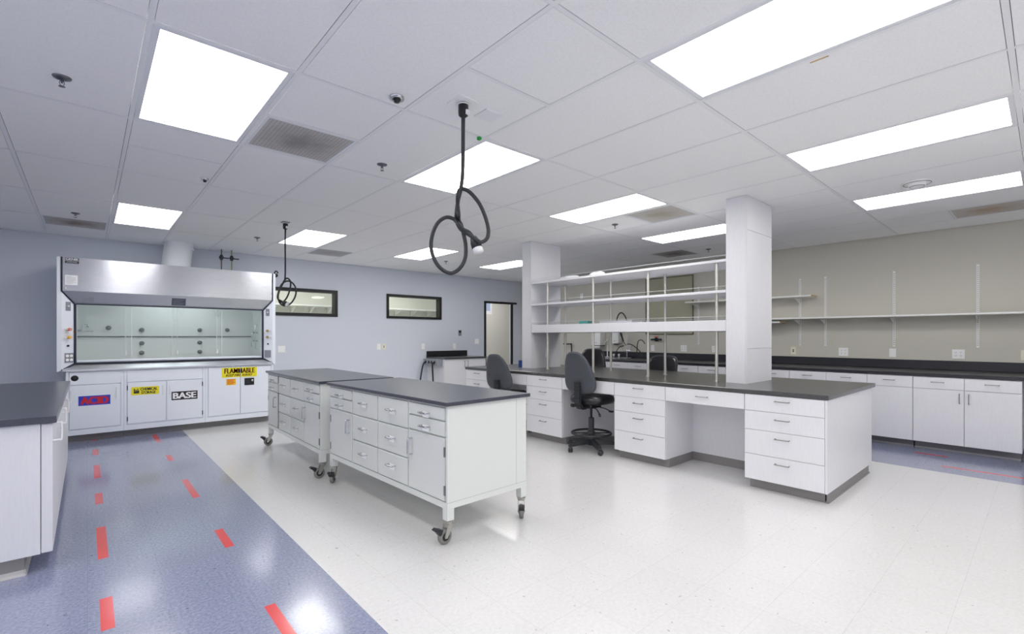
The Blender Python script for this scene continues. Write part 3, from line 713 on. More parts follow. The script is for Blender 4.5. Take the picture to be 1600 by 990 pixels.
def mobile_bench(loc, rot, label, casters, gap):
    o = thing('mobile_bench', loc, label, 'bench', 'mobile lab benches on casters', rot)
    R = {}
    def B(mb, name, m, parent=None, l=None, rz=None):      # local frame
        p = parent or o; me = mb.build(name, m, None, l, rz); me.parent = p; WM[me.name] = Matrix(); return me
    hx, hy = W_/2, L_/2
    B(MB().bbox(-hx,hx,-hy,hy,.879,.904,.003), 'bench_top', M['bench_top'])
    x, y = hx-.022, hy-.024
    body = MB().box(-x+.014,x,-y,y,.262,.878).box(-x,-x+.014,-y,-y+.018,.262,.878).box(-x,-x+.014,y-.018,y,.262,.878).box(-x,-x+.014,-y+.018,y-.018,.868,.878)
    body.box(-x,x,-y,y,.221,.261)
    cw = (2*y-.036)/4
    for k in (1,2,3): body.box(-x+.003,-x+.014,-y+.018+cw*k-.006,-y+.018+cw*k+.006,.262,.868)
    bo = B(body, 'body', M['bench_white'])
    B(MB().box(x-.10,x-.0985,-y-.0008,-y,.262,.878).box(-x,x,-y-.0008,-y,.2605,.262), 'panel_seam', M['grey_plate'])
    for sx in (-1,1):
        for sy in (-1,1):
            B(MB().box(sx*x,sx*(x-.052),sy*y,sy*(y-.052),.146,.2205), 'leg', M['bench_white'])
    i = 0
    for sx in (-1,1):
        for sy in (-1,1):
            f, wl, hub, bp = caster_local(); a = casters[i]; i += 1
            c = B(f, 'caster', M['zinc'], None, (sx*(x-.026), sy*(y-.026), 0), a)
            B(wl, 'wheel', M['tyre'], c); B(hub, 'wheel_hub', M['black'], c); B(bp, 'brake_pedal', M['chair_black'], c)
    def front(kind, c, z0, z1, hside=0):
        a = -y+.018+cw*c+.009; b = -y+.018+cw*(c+1)-.009
        if gap and c == 3: a += .042
        d = B(MB().bbox(-x-.004,-x+.012,a,b,z0+.003,z1-.003,.002), kind, M['bench_white'])
        m = (a+b)/2
        if kind == 'drawer':
            zc = min(z1-.055, (z0+z1)/2+.012)
            B(wire_pull(MB(), (-x-.004,m,zc), (0,1,0), (-1,0,0), .045, .034, .006), 'handle', M['chrome'], d)
            B(MB().bbox(-x-.008,-x-.004,m-.036,m+.036,zc-.034,zc+.006,.001), 'label_holder', M['plate'], d)
        else:
            yy = a+.04 if hside < 0 else b-.04
            B(wire_pull(MB(), (-x-.004,yy,.56), (0,0,1), (-1,0,0), .055, .034, .006), 'handle', M['chrome'], d)
            hy_ = b-.002 if hside < 0 else a+.002
            for z in (z0+.07,z1-.09): B(MB().bbox(-x-.007,-x+.002,hy_-.007,hy_+.007,z-.032,z+.032,.002), 'hinge', M['hinge'], d)
    # columns counted from the camera end (0) to the far end (3)
    for c in (0, 3):
        front('drawer', c, .780, .866); front('drawer', c, .677, .776); front('door', c, .266, .672, 1 if c == 0 else -1)
    for c in (1, 2):
        front('drawer', c, .672, .866); front('drawer', c, .463, .668); front('drawer', c, .266, .459)
    if gap:
        yb = -y+.018+cw*3
        B(MB().box(-x+.006,-x+.0145,yb+.004,yb+.050,.264,.672).box(-x+.006,-x+.0145,yb+.004,yb+.050,.780,.866), 'gap_shade_strip', M['ink'])  # black strips paint the shade inside the open gap
    return o
mobile_bench((2.030,3.452,0), math.radians(1.8), 'white rolling bench nearer the camera with its bare end panel showing', (.02,.84,.84,.84), False)
mobile_bench((1.985,5.405,0), math.radians(-.7), 'white rolling bench toward the fume hood, with a dark gap between its fronts', (-.05,-.3,.84,.84), True)

# ------------------------------------------------------------------ island
IX, IZ = 4.325, .86            # cabinet front plane, worktop height
o = thing('island_worktop', (5.05,3.52,.82), 'long black island worktop carrying the white shelves and two columns', 'worktop')
MB().bbox(4.30,5.807,1.14,5.915,.822,IZ,.003).build('slab', M['black_top'], o)
ROWS = [(.682,.819),(.520,.679),(.308,.517),(.090,.305)]
def drawer_unit(y0, y1, label, end=None):
    o = thing('drawer_cabinet', (4.6,(y0+y1)/2,0), label, 'cabinet', 'four drawer cabinets of the island')
    MB().box(IX,4.862,y0+.001,y1-.001,.088,.8205).build('body', M['lam'], o)
    MB().box(IX+.055,4.862,y0+(.0 if end is None else .02),y1-.02,0,.0875).build('toe_kick', M['kick'], o)
    for z0, z1 in ROWS:
        d = MB().bbox(IX-.021,IX-.0005,y0+.0025,y1-.0025,z0,z1,.0015).build('drawer', M['lam'], o)
        zc = {0:.777,1:.622,2:.463,3:.253}[ROWS.index((z0,z1))]
        wire_pull(MB(), (IX-.021,(y0+y1)/2,zc), (0,1,0), (-1,0,0), .052, .03, .0042).build('handle', M['pull'], d)
    return o
drawer_unit(5.325, 5.90, 'white four drawer cabinet at the far end of the island')
drawer_unit(3.93, 4.56, 'white four drawer cabinet between the two stools on the bench side of the island')
drawer_unit(2.545, 3.16, 'white four drawer cabinet between the near stool and the empty kneehole')
drawer_unit(1.164, 1.776, 'white four drawer cabinet at the end of the island, beside the bare end panel', end=1)
def knee(y0, y1, label, label2):
    o = thing('undermount_drawer', (4.6,(y0+y1)/2,.69), label, 'drawer', 'shallow drawers over the kneeholes')
    MB().box(IX,4.80,y0+.012,y1-.012,.70,.8205).build('drawer_box', M['lam'], o)
    f = MB().bbox(IX-.021,IX-.0005,y0+.0025,y1-.0025,.682,.819,.0015).build('drawer_front', M['lam'], o)
    wire_pull(MB(), (IX-.021,(y0+y1)/2,.757), (0,1,0), (-1,0,0), .052, .03, .0042).build('handle', M['pull'], f)
    p = thing('kneehole_panel', (4.87,(y0+y1)/2,0), label2, 'panel', 'back panels of the kneeholes')
    MB().box(4.864,4.882,y0-.3,y1+.3,.088,.8205).build('panel', M['lam'], p)
    MB().box(4.864,4.876,y0-.3,y1+.3,0,.0875).build('base_strip', M['kick'], p)
knee(4.56,5.325,'shallow white drawer over the far kneehole of the island','white back panel of the far kneehole of the island')
knee(3.16,3.93,'shallow white drawer above the seat of the near stool','white back panel behind the near stool')
knee(1.776,2.545,'shallow white drawer over the empty kneehole','white back panel inside the empty kneehole')
o = thing('end_panel', (5.2,1.16,0), 'wide bare white end panel of the island facing the camera', 'panel')
MB().box(4.884,5.705,1.165,1.185,.088,.8205).box(4.305,5.705,1.150,1.1635,.088,.8205).build('panel', M['lam'], o)
MB().box(4.885,5.67,1.172,1.19,.012,.0875).box(4.372,5.67,1.166,1.1715,.012,.0875).prism([(1.155,0),(1.160,.008),(1.166,.012),(1.18,.012),(1.18,0)],'x',4.366,5.67).build('toe_kick', M['kick'], o)
o = thing('end_panel', (5.2,5.89,0), 'bare white end panel of the island toward the door', 'panel')
MB().box(4.884,5.705,5.88,5.90,0,.8205).build('panel', M['lam'], o)
o = thing('rear_cabinet', (5.45,3.5,0), 'plain white cabinets on the shelf wall side of the island', 'cabinet')
for a, b in ((1.19,1.776),(2.545,3.16),(3.93,4.56),(5.325,5.87)):
    MB().box(5.20,5.70,a,b,.09,.8205).build('body', M['lam'], o); MB().box(5.25,5.64,a+.02,b-.02,0,.089).build('toe_kick', M['kick'], o)
# columns (boxed in chases standing on the worktop)
CXa, CXb = 4.78, 5.405
def column(y0, y1, name, label, seams, side):
    zs = [IZ+.0005, *seams, H-.002]; mb = MB()
    for a, b in zip(zs[:-1], zs[1:]): mb.box(CXa+.004,CXb,y0+.001,y1,a+(.002 if a > 1 else 0),b-.002 if b < 2.6 else b)
    mb.box(CXa+.012,CXb-.01,y0+.01,y1-.01,IZ+.001,H-.003)
    c = struct(tag(mb.build(name, M['lam']), label, 'column'))
    mb = MB().box(CXa,CXa+.0035,y0+.012,y1,IZ+.0005,H-.002).box(CXa,CXa+.0035,y0,y0+.009,IZ+.0005,H-.002)
    mb.build('corner_trim', M['lam'], c); return c
column(1.95,2.152,'column_near','white panelled column standing on the near end of the island',[1.20,2.362],0)
cf = column(4.965,5.152,'column_far','white panelled column standing on the far end of the island',[],0)
# shelves
SX0, SX1, SY0, SY1 = 4.785, 5.40, 2.156, 4.961
def shelf(z0, z1, label, apron=False):
    o = thing('bench_shelf', (5.09,3.56,z0), label, 'shelf', 'white shelves over the island')
    mb = MB()
    if apron:
        mb.bbox(SX0,SX0+.02,SY0,SY1,z0,z1,.002).bbox(SX1-.02,SX1,SY0,SY1,z0,z1,.002).box(SX0+.02,SX1-.02,SY0,SY1,z1-.025,z1).box(SX0+.02,SX1-.02,SY0,SY1,z0+.002,z0+.02)
    else: mb.bbox(SX0,SX1,SY0,SY1,z0,z1,.002)
    mb.build('board', M['lam'], o)
    for x in (SX0+.004, SX1-.008):
        g = MB().box(x,x+.004,SY0+.003,SY1-.003,z1+.0005,z1+.040).build('clear_lip', M['acrylic'], o)
        MB().box(x-.0004,x+.0044,SY0+.003,SY1-.003,z1+.0385,z1+.0415).build('lip_edge', M['acrylic_edge'], g)
    return o
shelf(1.374,1.485,'lowest and thickest white shelf over the island, with a deep front edge',True)
shelf(1.762,1.789,'thin white shelf in the middle of the three over the island')
shelf(2.073,2.100,'topmost thin white shelf over the island')
pp = None
for x, sd in ((4.84,'front'),(5.21,'rear')):
    for i, y in enumerate((4.69,3.88,3.08,2.275)):
        lab = 'slim %s row steel post of the island shelves, %s' % ('bench side' if sd == 'front' else 'wall side', ('beside the far column','second from the far column','second from the near column','beside the near column')[i])
        segs = [(IZ+.0005,1.3735),(1.486,1.761),(1.790,2.072)]
        if pp is None:
            pp = thing('shelf_post', (x,y,IZ), lab, 'post', 'steel posts of the island shelves')
            for a, b in segs: MB().cyl((x,y,a),(x,y,b),.0155,seg=18).build('tube', M['nickel'], pp)
            MB().cyl((x,y,IZ+.0005),(x,y,IZ+.008),.024,seg=18).build('foot_ring', M['nickel'], pp)
        else: dup(pp, (x,y,IZ), lab)
# things on the shelves and worktop
mb = MB()
def blob(c, rx, ry, rz, seed):
    rn = random.Random(seed); bm = bmesh.new(); bmesh.ops.create_icosphere(bm, subdivisions=3, radius=1)
    for v in bm.verts:
        k = 1+.18*math.sin(v.co.x*5+seed)*math.cos(v.co.y*4+seed)+rn.uniform(-.06,.06)
        v.co = Vector((c[0]+v.co.x*rx*k, c[1]+v.co.y*ry*k, c[2]+max(v.co.z,-.15)*rz*k+.15*rz))
    return MB().bm(bm, 0, True)
tag(blob((4.9,4.33,2.1025),.06,.16,.04,3).build('crumpled_sheet', M['paper']), 'crumpled white sheet lying on the topmost island shelf', 'sheet')
tag(blob((4.9,3.86,2.1025),.06,.13,.042,5).build('crumpled_sheet', M['paper']), 'second crumpled white sheet on the topmost shelf, toward the near column', 'sheet')
o = thing('teal_tray', (4.95,4.10,1.4865), 'small teal tray on the lowest island shelf', 'tray')
MB().box(4.90,5.02,4.03,4.17,1.487,1.491).box(4.90,4.905,4.03,4.17,1.491,1.525).box(5.015,5.02,4.03,4.17,1.491,1.525).box(4.905,5.015,4.03,4.035,1.491,1.525).box(4.905,5.015,4.165,4.17,1.491,1.525).build('tray_shell', M['teal'], o)
o = thing('flat_box', (5.1,3.67,1.4865), 'long pale flat carton lying on the lowest island shelf', 'box')
MB().bbox(5.02,5.24,3.42,3.92,1.487,1.513,.003).build('carton', M['plate'], o); MB().bbox(5.015,5.245,3.415,3.925,1.5135,1.522,.002).build('lid', M['paper'], o)
o = tag(MB().bbox(5.05,5.16,3.15,3.27,1.487,1.512,.004).box(5.06,5.15,3.16,3.26,1.512,1.5135,1).build('paper_pad', [M['grey_plate'], M['paper']]), 'small pale pad on the lowest shelf near the middle posts', 'pad')
o = thing('blue_folder', (5.3,5.6,IZ), 'flat blue folder at the far back corner of the island worktop', 'folder')
MB().bbox(5.33,5.62,5.50,5.72,IZ+.0008,IZ+.008,.001).build('cover', M['blue_obj'], o); MB().box(5.335,5.61,5.505,5.715,IZ+.0082,IZ+.014).build('sheets', M['paper'], o)
o = thing('blue_bin', (5.1,5.3,IZ), 'blue bin half hidden behind the far column', 'bin')
MB().prism([(4.86,5.20),(5.02,5.20),(5.02,5.32),(4.86,5.32)],'z',IZ+.001,IZ+.006).box(4.86,4.866,5.20,5.32,IZ+.006,IZ+.10).box(5.014,5.02,5.20,5.32,IZ+.006,IZ+.10).box(4.866,5.014,5.20,5.206,IZ+.006,IZ+.10).box(4.866,5.014,5.314,5.32,IZ+.006,IZ+.10).build('bin_shell', M['blue_obj'], o)

# ------------------------------------------------------------------ wall plates (outlets, switches)
def device(p, nrm, w, h, kind, label, m='plate', name='wall_outlet', cat='outlet'):
    """p on the wall, nrm = (0,-1) for the hood wall or (-1,0) for the shelf wall"""
    x, y, z = p; o = thing(name, p, label, cat, 'wall plates')
    def bx(u0, u1, z0, z1, d0, d1, mm, nm, par, bev=.0):
        mb = MB()
        if nrm[1]: mb.bbox(x+u0,x+u1,y-d1,y-d0,z+z0,z+z1,bev) if bev else mb.box(x+u0,x+u1,y-d1,y-d0,z+z0,z+z1)
        else: mb.bbox(x-d1,x-d0,y+u0,y+u1,z+z0,z+z1,bev) if bev else mb.box(x-d1,x-d0,y+u0,y+u1,z+z0,z+z1)
        return mb.build(nm, mm, par)
    bx(-w/2,w/2,-h/2,h/2,-.001,.006,M[m],'cover_plate',o,.0015)
    def recept(u, zc):
        q = bx(u-.016,u+.016,zc-.014,zc+.014,.0055,.0085,M[m],'receptacle',o,.002)
        for du in (-.006,.006): bx(u+du-.0015,u+du+.0015,zc-.001,zc+.008,.008,.0089,M['ink'],'slot',q)
        bx(u-.002,u+.002,zc-.009,zc-.005,.008,.0089,M['ink'],'slot',q)
    if kind == 'duplex':
        for zc in (-.02,.02): recept(0, zc)
    elif kind == 'quad':
        for u in (-.023,.023):
            for zc in (-.02,.02): recept(u, zc)
    elif kind == 'quadwide':
        for u in (-.05,.05):
            for zc in (-.022,.022): recept(u, zc)
    elif kind == 'switch2':
        for u in (-.023,.023): bx(u-.014,u+.014,-.03,.03,.0055,.010,M[m],'rocker',o,.002)
    elif kind == 'switch': bx(-.014,.014,-.03,.03,.0055,.010,M[m],'rocker',o,.002)
    elif kind == 'jack':
        for zc in (-.012,.012): bx(-.010,.010,zc-.008,zc+.008,.0055,.0075,M['black'],'jack',o)
    elif kind == 'thermostat':
        bx(-w/2+.012,w/2-.012,.005,h/2-.012,.0055,.0075,M['dark_metal'],'display',o)
    return o
BW, RW = (0,-1), (-1,0)
device((2.538,Y1,1.10),BW,.12,.115,'switch2','pale double wall plate right of the fume hood above the rolling bench')
device((4.36,Y1,1.115),BW,.075,.115,'switch','white blank style wall plate beside the ivory jack plate under the strip windows')
device((4.47,Y1,1.115),BW,.075,.115,'jack','ivory data jack plate on the hood wall under the strip windows','ivory','data_outlet')
device((5.378,Y1,1.107),BW,.075,.115,'duplex','white outlet above the start of the small black backsplash')
device((6.19,Y1,1.10),BW,.075,.115,'duplex','white outlet above the middle of the small black backsplash')
device((6.34,Y1,1.40),BW,.085,.13,'thermostat','small grey thermostat on the hood wall before the door','grey_plate','thermostat','thermostat')
device((6.825,Y1,1.207),BW,.12,.115,'switch2','white double light switch next to the black door frame','plate','light_switch','switch')
device((X1,2.655,1.10),RW,.075,.118,'jack','ivory jack plate on the shelf wall next to the near column','ivory','data_outlet')
device((X1,1.995,1.097),RW,.118,.118,'quad','white four socket outlet second along from the near column')
device((X1,1.425,1.097),RW,.075,.118,'blank','plain white blank plate under the tall middle shelf standard','plate','blank_wall_plate','plate')
device((X1,.765,1.097),RW,.118,.118,'quad','white four socket outlet before the last shelf standard')
device((X1,.185,1.10),RW,.075,.118,'jack','ivory jack plate cut by the picture edge on the shelf wall','ivory','data_outlet')
device((X1,5.139,1.095),RW,.075,.118,'switch','white plate below the red handled valve behind the shelves','plate','blank_wall_plate','plate')
device((X1,4.491,1.10),RW,.118,.118,'quad','white four socket outlet above the low stool back, behind the shelves')
device((X1,3.918,1.10),RW,.075,.118,'duplex','white outlet half hidden by the shelf post beside the near column')
device((X1,6.93,2.22),RW,.075,.118,'duplex','white outlet high on the shelf wall, seen between the upper two shelves')
device((5.12,4.965+.001,1.07),BW,.075,.118,'duplex','white outlet on the side of the far column under the shelves')

# ------------------------------------------------------------------ long counter on the shelf wall
RZ = .893; RX = 7.305
o = thing('wall_worktop', (7.76,3.6,.855), 'long black worktop with tall backsplash under the wall shelves', 'worktop')
MB().bbox(7.28,8.236,-1.2,6.395,.857,RZ,.003).build('slab', M['wall_top'], o)
MB().bbox(8.213,8.236,-1.2,6.395,RZ+.0005,1.010,.002).build('backsplash', M['wall_top'], o)
uc = None
ULAB = ['white wall cabinet with two drawers and doors, cut by the picture edge','white wall cabinet half hidden by the corner of the island worktop',
 'white wall cabinet behind the near column end of the island','white wall cabinet beyond the near column, drawers showing over the worktop','white wall cabinet seen under the low stool back',
 'white wall cabinet beyond the low stool','white wall cabinet beneath the sink']
for k in range(7):
    y0 = .187+.885*k
    if uc is None:
        o = uc = thing('wall_cabinet', (7.75,y0,0), ULAB[0], 'cabinet', 'white base cabinets under the long wall worktop')
        MB().box(RX,8.2,y0+.001,y0+.884,.093,.856).build('body', M['lam'], o)
        MB().box(7.425,8.18,y0+(.014),y0+.884,0,.0925).build('toe_kick', M['kick'], o)
        MB().prism([(7.408,0),(7.413,.010),(7.4245,.016),(7.4245,0)],'y',y0+.014,y0+.884).build('base_cove', M['cove'], o)
        for i in (0, 1):
            a = y0+.003+i*.4425; b = a+.4365
            d = MB().bbox(RX-.021,RX-.0005,a,b,.720,.848,.0015).build('drawer', M['lam'], o)
            wire_pull(MB(), (RX-.021,(a+b)/2,.797), (0,1,0), (-1,0,0), .052, .032, .0042).build('handle', M['pull'], d)
            d = MB().bbox(RX-.021,RX-.0005,a,b,.096,.715,.0015).build('door', M['lam'], o)
            h = b-.035 if i == 0 else a+.035
            wire_pull(MB(), (RX-.021,h,.625), (0,0,1), (-1,0,0), .052, .03, .0042).build('handle', M['pull'], d)
    else: dup(uc, (7.75,y0,0), ULAB[k])

# shelf standards, brackets and wall shelves
st = None
for y, lab, br in ((2.557,'slotted white shelf standard nearest the near column',(1.60,1.93)),(2.219,'slotted white shelf standard, second from the near column',(1.60,)),
               (1.407,'slotted white shelf standard above the blank wall plate',(1.60,)),(.587,'tallest looking slotted shelf standard nearest the picture edge',(1.60,)),
               (4.20,'slotted white shelf standard glimpsed behind the island shelves',(1.93,))):
    o = thing('shelf_standard', (X1,y,1.18), lab, 'shelf standard', 'slotted shelf standards')
    mb = MB().box(X1-.016,X1+.001,y-.014,y+.014,1.18,2.21)
    z = 1.205
    while z < 2.19:
        mb.box(X1-.0166,X1-.0155,y-.0075,y-.0035,z,z+.014,1).box(X1-.0166,X1-.0155,y+.0035,y+.0075,z,z+.014,1); z += .0254
    mb.build('slotted_upright', [M['shelf_white'], M['knob_dark']], o)
    for z in br:
        MB().prism([(X1-.018,z-.112),(X1-.018,z-.0285),(X1-.25,z-.0285),(X1-.25,z-.042),(X1-.05,z-.10)],'y',y-.003,y+.003).build('bracket', M['shelf_white'], o)
def wshelf(y0, y1, z, label, bare):
    o = thing('wall_shelf', (8.08,(y0+y1)/2,z), label, 'shelf', 'shelves on the grey wall')
    e = .0
    MB().bbox(7.95,X1-.019,y0,y1,z-.024,z,.0015).build('board', M['shelf_white'], o)
    if bare: MB().box(7.955,X1-.022,y0-.0012,y0-.0002,z-.0225,z-.0015).build('raw_end', M['wood'], o)
    return o
wshelf(-1.0,3.25,1.606,'long white shelf on the grey wall running out of the picture',False)
wshelf(2.33,4.31,1.936,'short white upper wall shelf with a bare tan end',True)
wshelf(2.755,3.55,1.552,'short low wall shelf peeping out beside the near column',True)
# tan board on the wall
o = thing('wall_board', (X1,4.79,1.9), 'olive tan board in a thin frame on the wall behind the island shelves', 'board')
MB().box(X1-.012,X1+.001,4.315,5.27,1.375,2.43).build('panel', M['board'], o)
MB().box(X1-.02,X1,4.298,4.315,1.358,2.447).box(X1-.02,X1,5.27,5.287,1.358,2.447).box(X1-.02,X1,4.315,5.27,1.358,1.375).box(X1-.02,X1,4.315,5.27,2.43,2.447).build('board_frame', M['board_edge'], o)
# red handled valve
o = thing('gas_cock', (X1,5.03,1.27), 'dark wall valve with a red handle behind the island shelves', 'valve')
MB().cyl((X1+.001,5.03,1.265),(X1-.07,5.03,1.265),.022).cyl((X1-.055,4.92,1.262),(X1-.055,5.14,1.262),.016).lathe([(.001,-.03),(.034,-.02),(.036,.02),(.001,.03)],(X1-.055,5.03,1.265),(0,1,0),18).build('valve_body', mat('dark teal metal',(40,56,66),.35,.6), o)
MB().cyl((X1-.055,5.03,1.28),(X1-.055,5.03,1.31),.008).bbox(X1-.066,X1-.044,4.985,5.075,1.308,1.322,.004).build('handle', M['red_pl'], o)
# sink, taps, dispensers
o = thing('sink', (7.75,6.1,RZ), 'stainless sink rim set in the long worktop behind the island shelves', 'sink')
MB().plate_hole(7.42,7.98,5.38,6.32,7.46,7.94,5.42,6.28,RZ+.0005,RZ+.006).build('rim', M['steel'], o)
MB().box(7.46,7.94,5.42,6.28,RZ+.0004,RZ+.0012).build('basin', M['steel'], o)
o = thing('spray_tap', (8.08,5.98,RZ), 'tall spring spray tap with black hoses above the sink', 'tap')
x, y = 8.08, 5.62
MB().bbox(x-.03,x+.03,y-.12,y+.12,RZ+.0006,RZ+.012,.003).cyl((x,y,RZ+.01),(x,y,1.16),.013).cyl((x,y-.09,1.04),(x,y+.09,1.04),.014).tube(curve_pts([(x,y-.09,1.04),(x-.02,y-.10,1.07),(x-.04,y-.13,1.13)],4),.008,8).tube(curve_pts([(x,y+.09,1.04),(x-.02,y+.10,1.07),(x-.04,y+.13,1.13)],4),.008,8).cyl((x,y,1.16),(x,y,1.45),.009).build('tap_body', M['chrome'], o)
MB().tube(curve_pts([(x,y,1.45),(x,y+.005,1.62),(x-.01,y+.06,1.75),(x-.02,y+.13,1.80),(x-.03,y+.20,1.74),(x-.03,y+.23,1.60),(x-.04,y+.16,1.44),(x-.04,y+.12,1.36)],6),.012,8).build('spring_hose', M['rubber'], o)
MB().cyl((x-.04,y+.13,1.40),(x-.04,y+.06,1.22),.022,.014).tube([(x-.04,y+.06,1.22),(x-.02,y+.01,1.14)],.007,8).build('spray_head', M['black'], o)
o = thing('black_tubing', (8.0,5.7,RZ), 'loops of thin black tubing around the spray tap', 'tubing')
MB().tube(curve_pts([(x-.035,y-.03,1.165),(x-.06,y-.10,1.17),(x-.08,y-.22,1.13),(x-.08,y-.36,1.02),(x-.08,y-.42,RZ+.012)],7),.009,8).tube(curve_pts([(x-.05,y+.04,1.14),(x-.10,y+.12,1.10),(x-.12,y+.18,1.0),(x-.12,y+.19,RZ+.012)],7),.009,8).tube(curve_pts([(x-.06,5.36,RZ+.012),(x-.06,5.35,1.05),(x-.05,5.33,1.22),(x-.05,5.25,1.25),(x-.05,5.18,1.18)],7),.009,8).build('tube', M['rubber'], o)
o = thing('lab_tap', (8.1,6.42,RZ), 'slim upright white lab tap between the two dispensers', 'tap')
MB().lathe([(.001,.0006),(.04,.0006),(.04,.01),(.012,.018),(.011,.33),(.020,.335),(.022,.36),(.001,.37)],(8.10,6.12,RZ),seg=18).tube(curve_pts([(8.10,6.12,RZ+.33),(8.03,6.12,RZ+.32),(8.0,6.12,RZ+.26)],5),.008,8).build('tap_body', M['white'], o)
for i, (yy, h, lab) in enumerate(((6.40,.42,'white boxy towel dispenser on the wall above the sink'),(5.96,.40,'white soap dispenser beside the spray tap'))):
    o = thing('wall_dispenser', (X1,yy,1.1), lab, 'dispenser', 'white dispensers over the sink')
    w = .24 if i == 0 else .19; z0 = 1.135 if i == 0 else 1.175; dp = .17 if i == 0 else .11
    MB().bbox(X1-dp,X1+.001,yy-w/2,yy+w/2,z0,z0+h,.008,seg=2).build('housing', M['plate'], o)
    MB().box(X1-dp-.001,X1-dp+.002,yy-.03,yy+.03,z0+.05,z0+.057).build('printed_mark', M['grey_plate'], o)
    if i == 0: MB().bbox(X1-dp+.01,X1-.01,yy-w/2+.004,yy+w/2-.004,z0-.012,z0-.0005,.002).box(X1-dp+.02,X1-dp+.024,yy-.09,yy+.09,z0-.05,z0-.0125,1).build('towel_slot', [M['black'], M['paper']], o)
    else: MB().bbox(X1-dp+.02,X1-.03,yy-.04,yy+.04,z0-.022,z0-.0005,.004).build('push_lever', M['black'], o)
for yy, xx in ((5.90,8.02),(5.81,8.07)):
    o = thing('cone_nozzle', (xx,yy,RZ), 'small white knob cap on the sink ledge, %s' % ('the one nearer the wall' if xx > 8.05 else 'the one over the basin edge'), 'nozzle', 'white nozzles at the sink')
    MB().lathe([(.001,.0065),(.02,.0065),(.012,.03),(.022,.045),(.022,.065),(.001,.075)],(xx,yy,RZ),seg=16).build('nozzle_body', M['white'], o)
o = thing('drain_pipe', (8.15,7.2,0), 'bent black pipe on the shelf wall beyond the long worktop', 'pipe')
MB().tube(curve_pts([(8.16,7.16,.002),(8.16,7.16,.6),(8.16,7.16,1.11),(8.16,7.18,1.145),(8.16,7.22,1.15),(8.16,7.40,1.15)],6),.014,10).cyl((8.16,7.40,1.15),(8.241,7.40,1.15),.014).build('pipe', M['black'], o)

# ------------------------------------------------------------------ small counter on the hood wall
o = thing('corner_worktop', (6.0,8.55,.85), 'small black worktop against the hood wall by the door', 'worktop')
MB().bbox(5.452,6.565,8.215,8.915,.852,.885,.003).build('slab', M['black_top'], o); MB().bbox(5.457,6.53,8.895,8.915,.8855,1.005,.002).build('backsplash', M['black_edge'], o)
o = thing('corner_cabinet', (6.0,8.55,0), 'white two door cabinet under the small worktop by the door', 'cabinet')
MB().box(5.47,6.55,8.26,8.91,.09,.851).build('body', M['lam'], o); MB().box(5.49,6.53,8.32,8.9,0,.0895).build('toe_kick', M['kick'], o)
for a, b, h in ((5.472,6.008,5.965),(6.012,6.548,6.055)):
    d = MB().bbox(a,b,8.239,8.2595,.093,.846,.0015).build('door', M['lam'], o)
    wire_pull(MB(), (h,8.239,.745), (0,0,1), (0,-1,0), .055, .03, .005).build('handle', M['pull'], d)
o = thing('power_box', (5.40,8.55,.80), 'grey power box with two black cords on the end of the small cabinet', 'power box')
MB().bbox(5.345,5.4695,8.30,8.86,.715,.851,.008).build('box_body', M['grey_plate'], o)
for yy in (8.42,8.53,8.64,8.76): MB().lathe([(.001,-.008),(.030,-.008),(.033,0)],(5.345,yy,.785),(1,0,0),16).build('socket', M['black'], o)
MB().tube(curve_pts([(5.337,8.42,.78),(5.30,8.42,.75),(5.295,8.41,.62),(5.29,8.38,.35),(5.28,8.34,.02)],6),.017,8).build('cord', M['black'], o)
MB().tube(curve_pts([(5.337,8.76,.78),(5.30,8.77,.75),(5.27,8.78,.64),(5.22,8.78,.35),(5.17,8.76,.02)],6),.017,8).build('cord', M['black'], o)

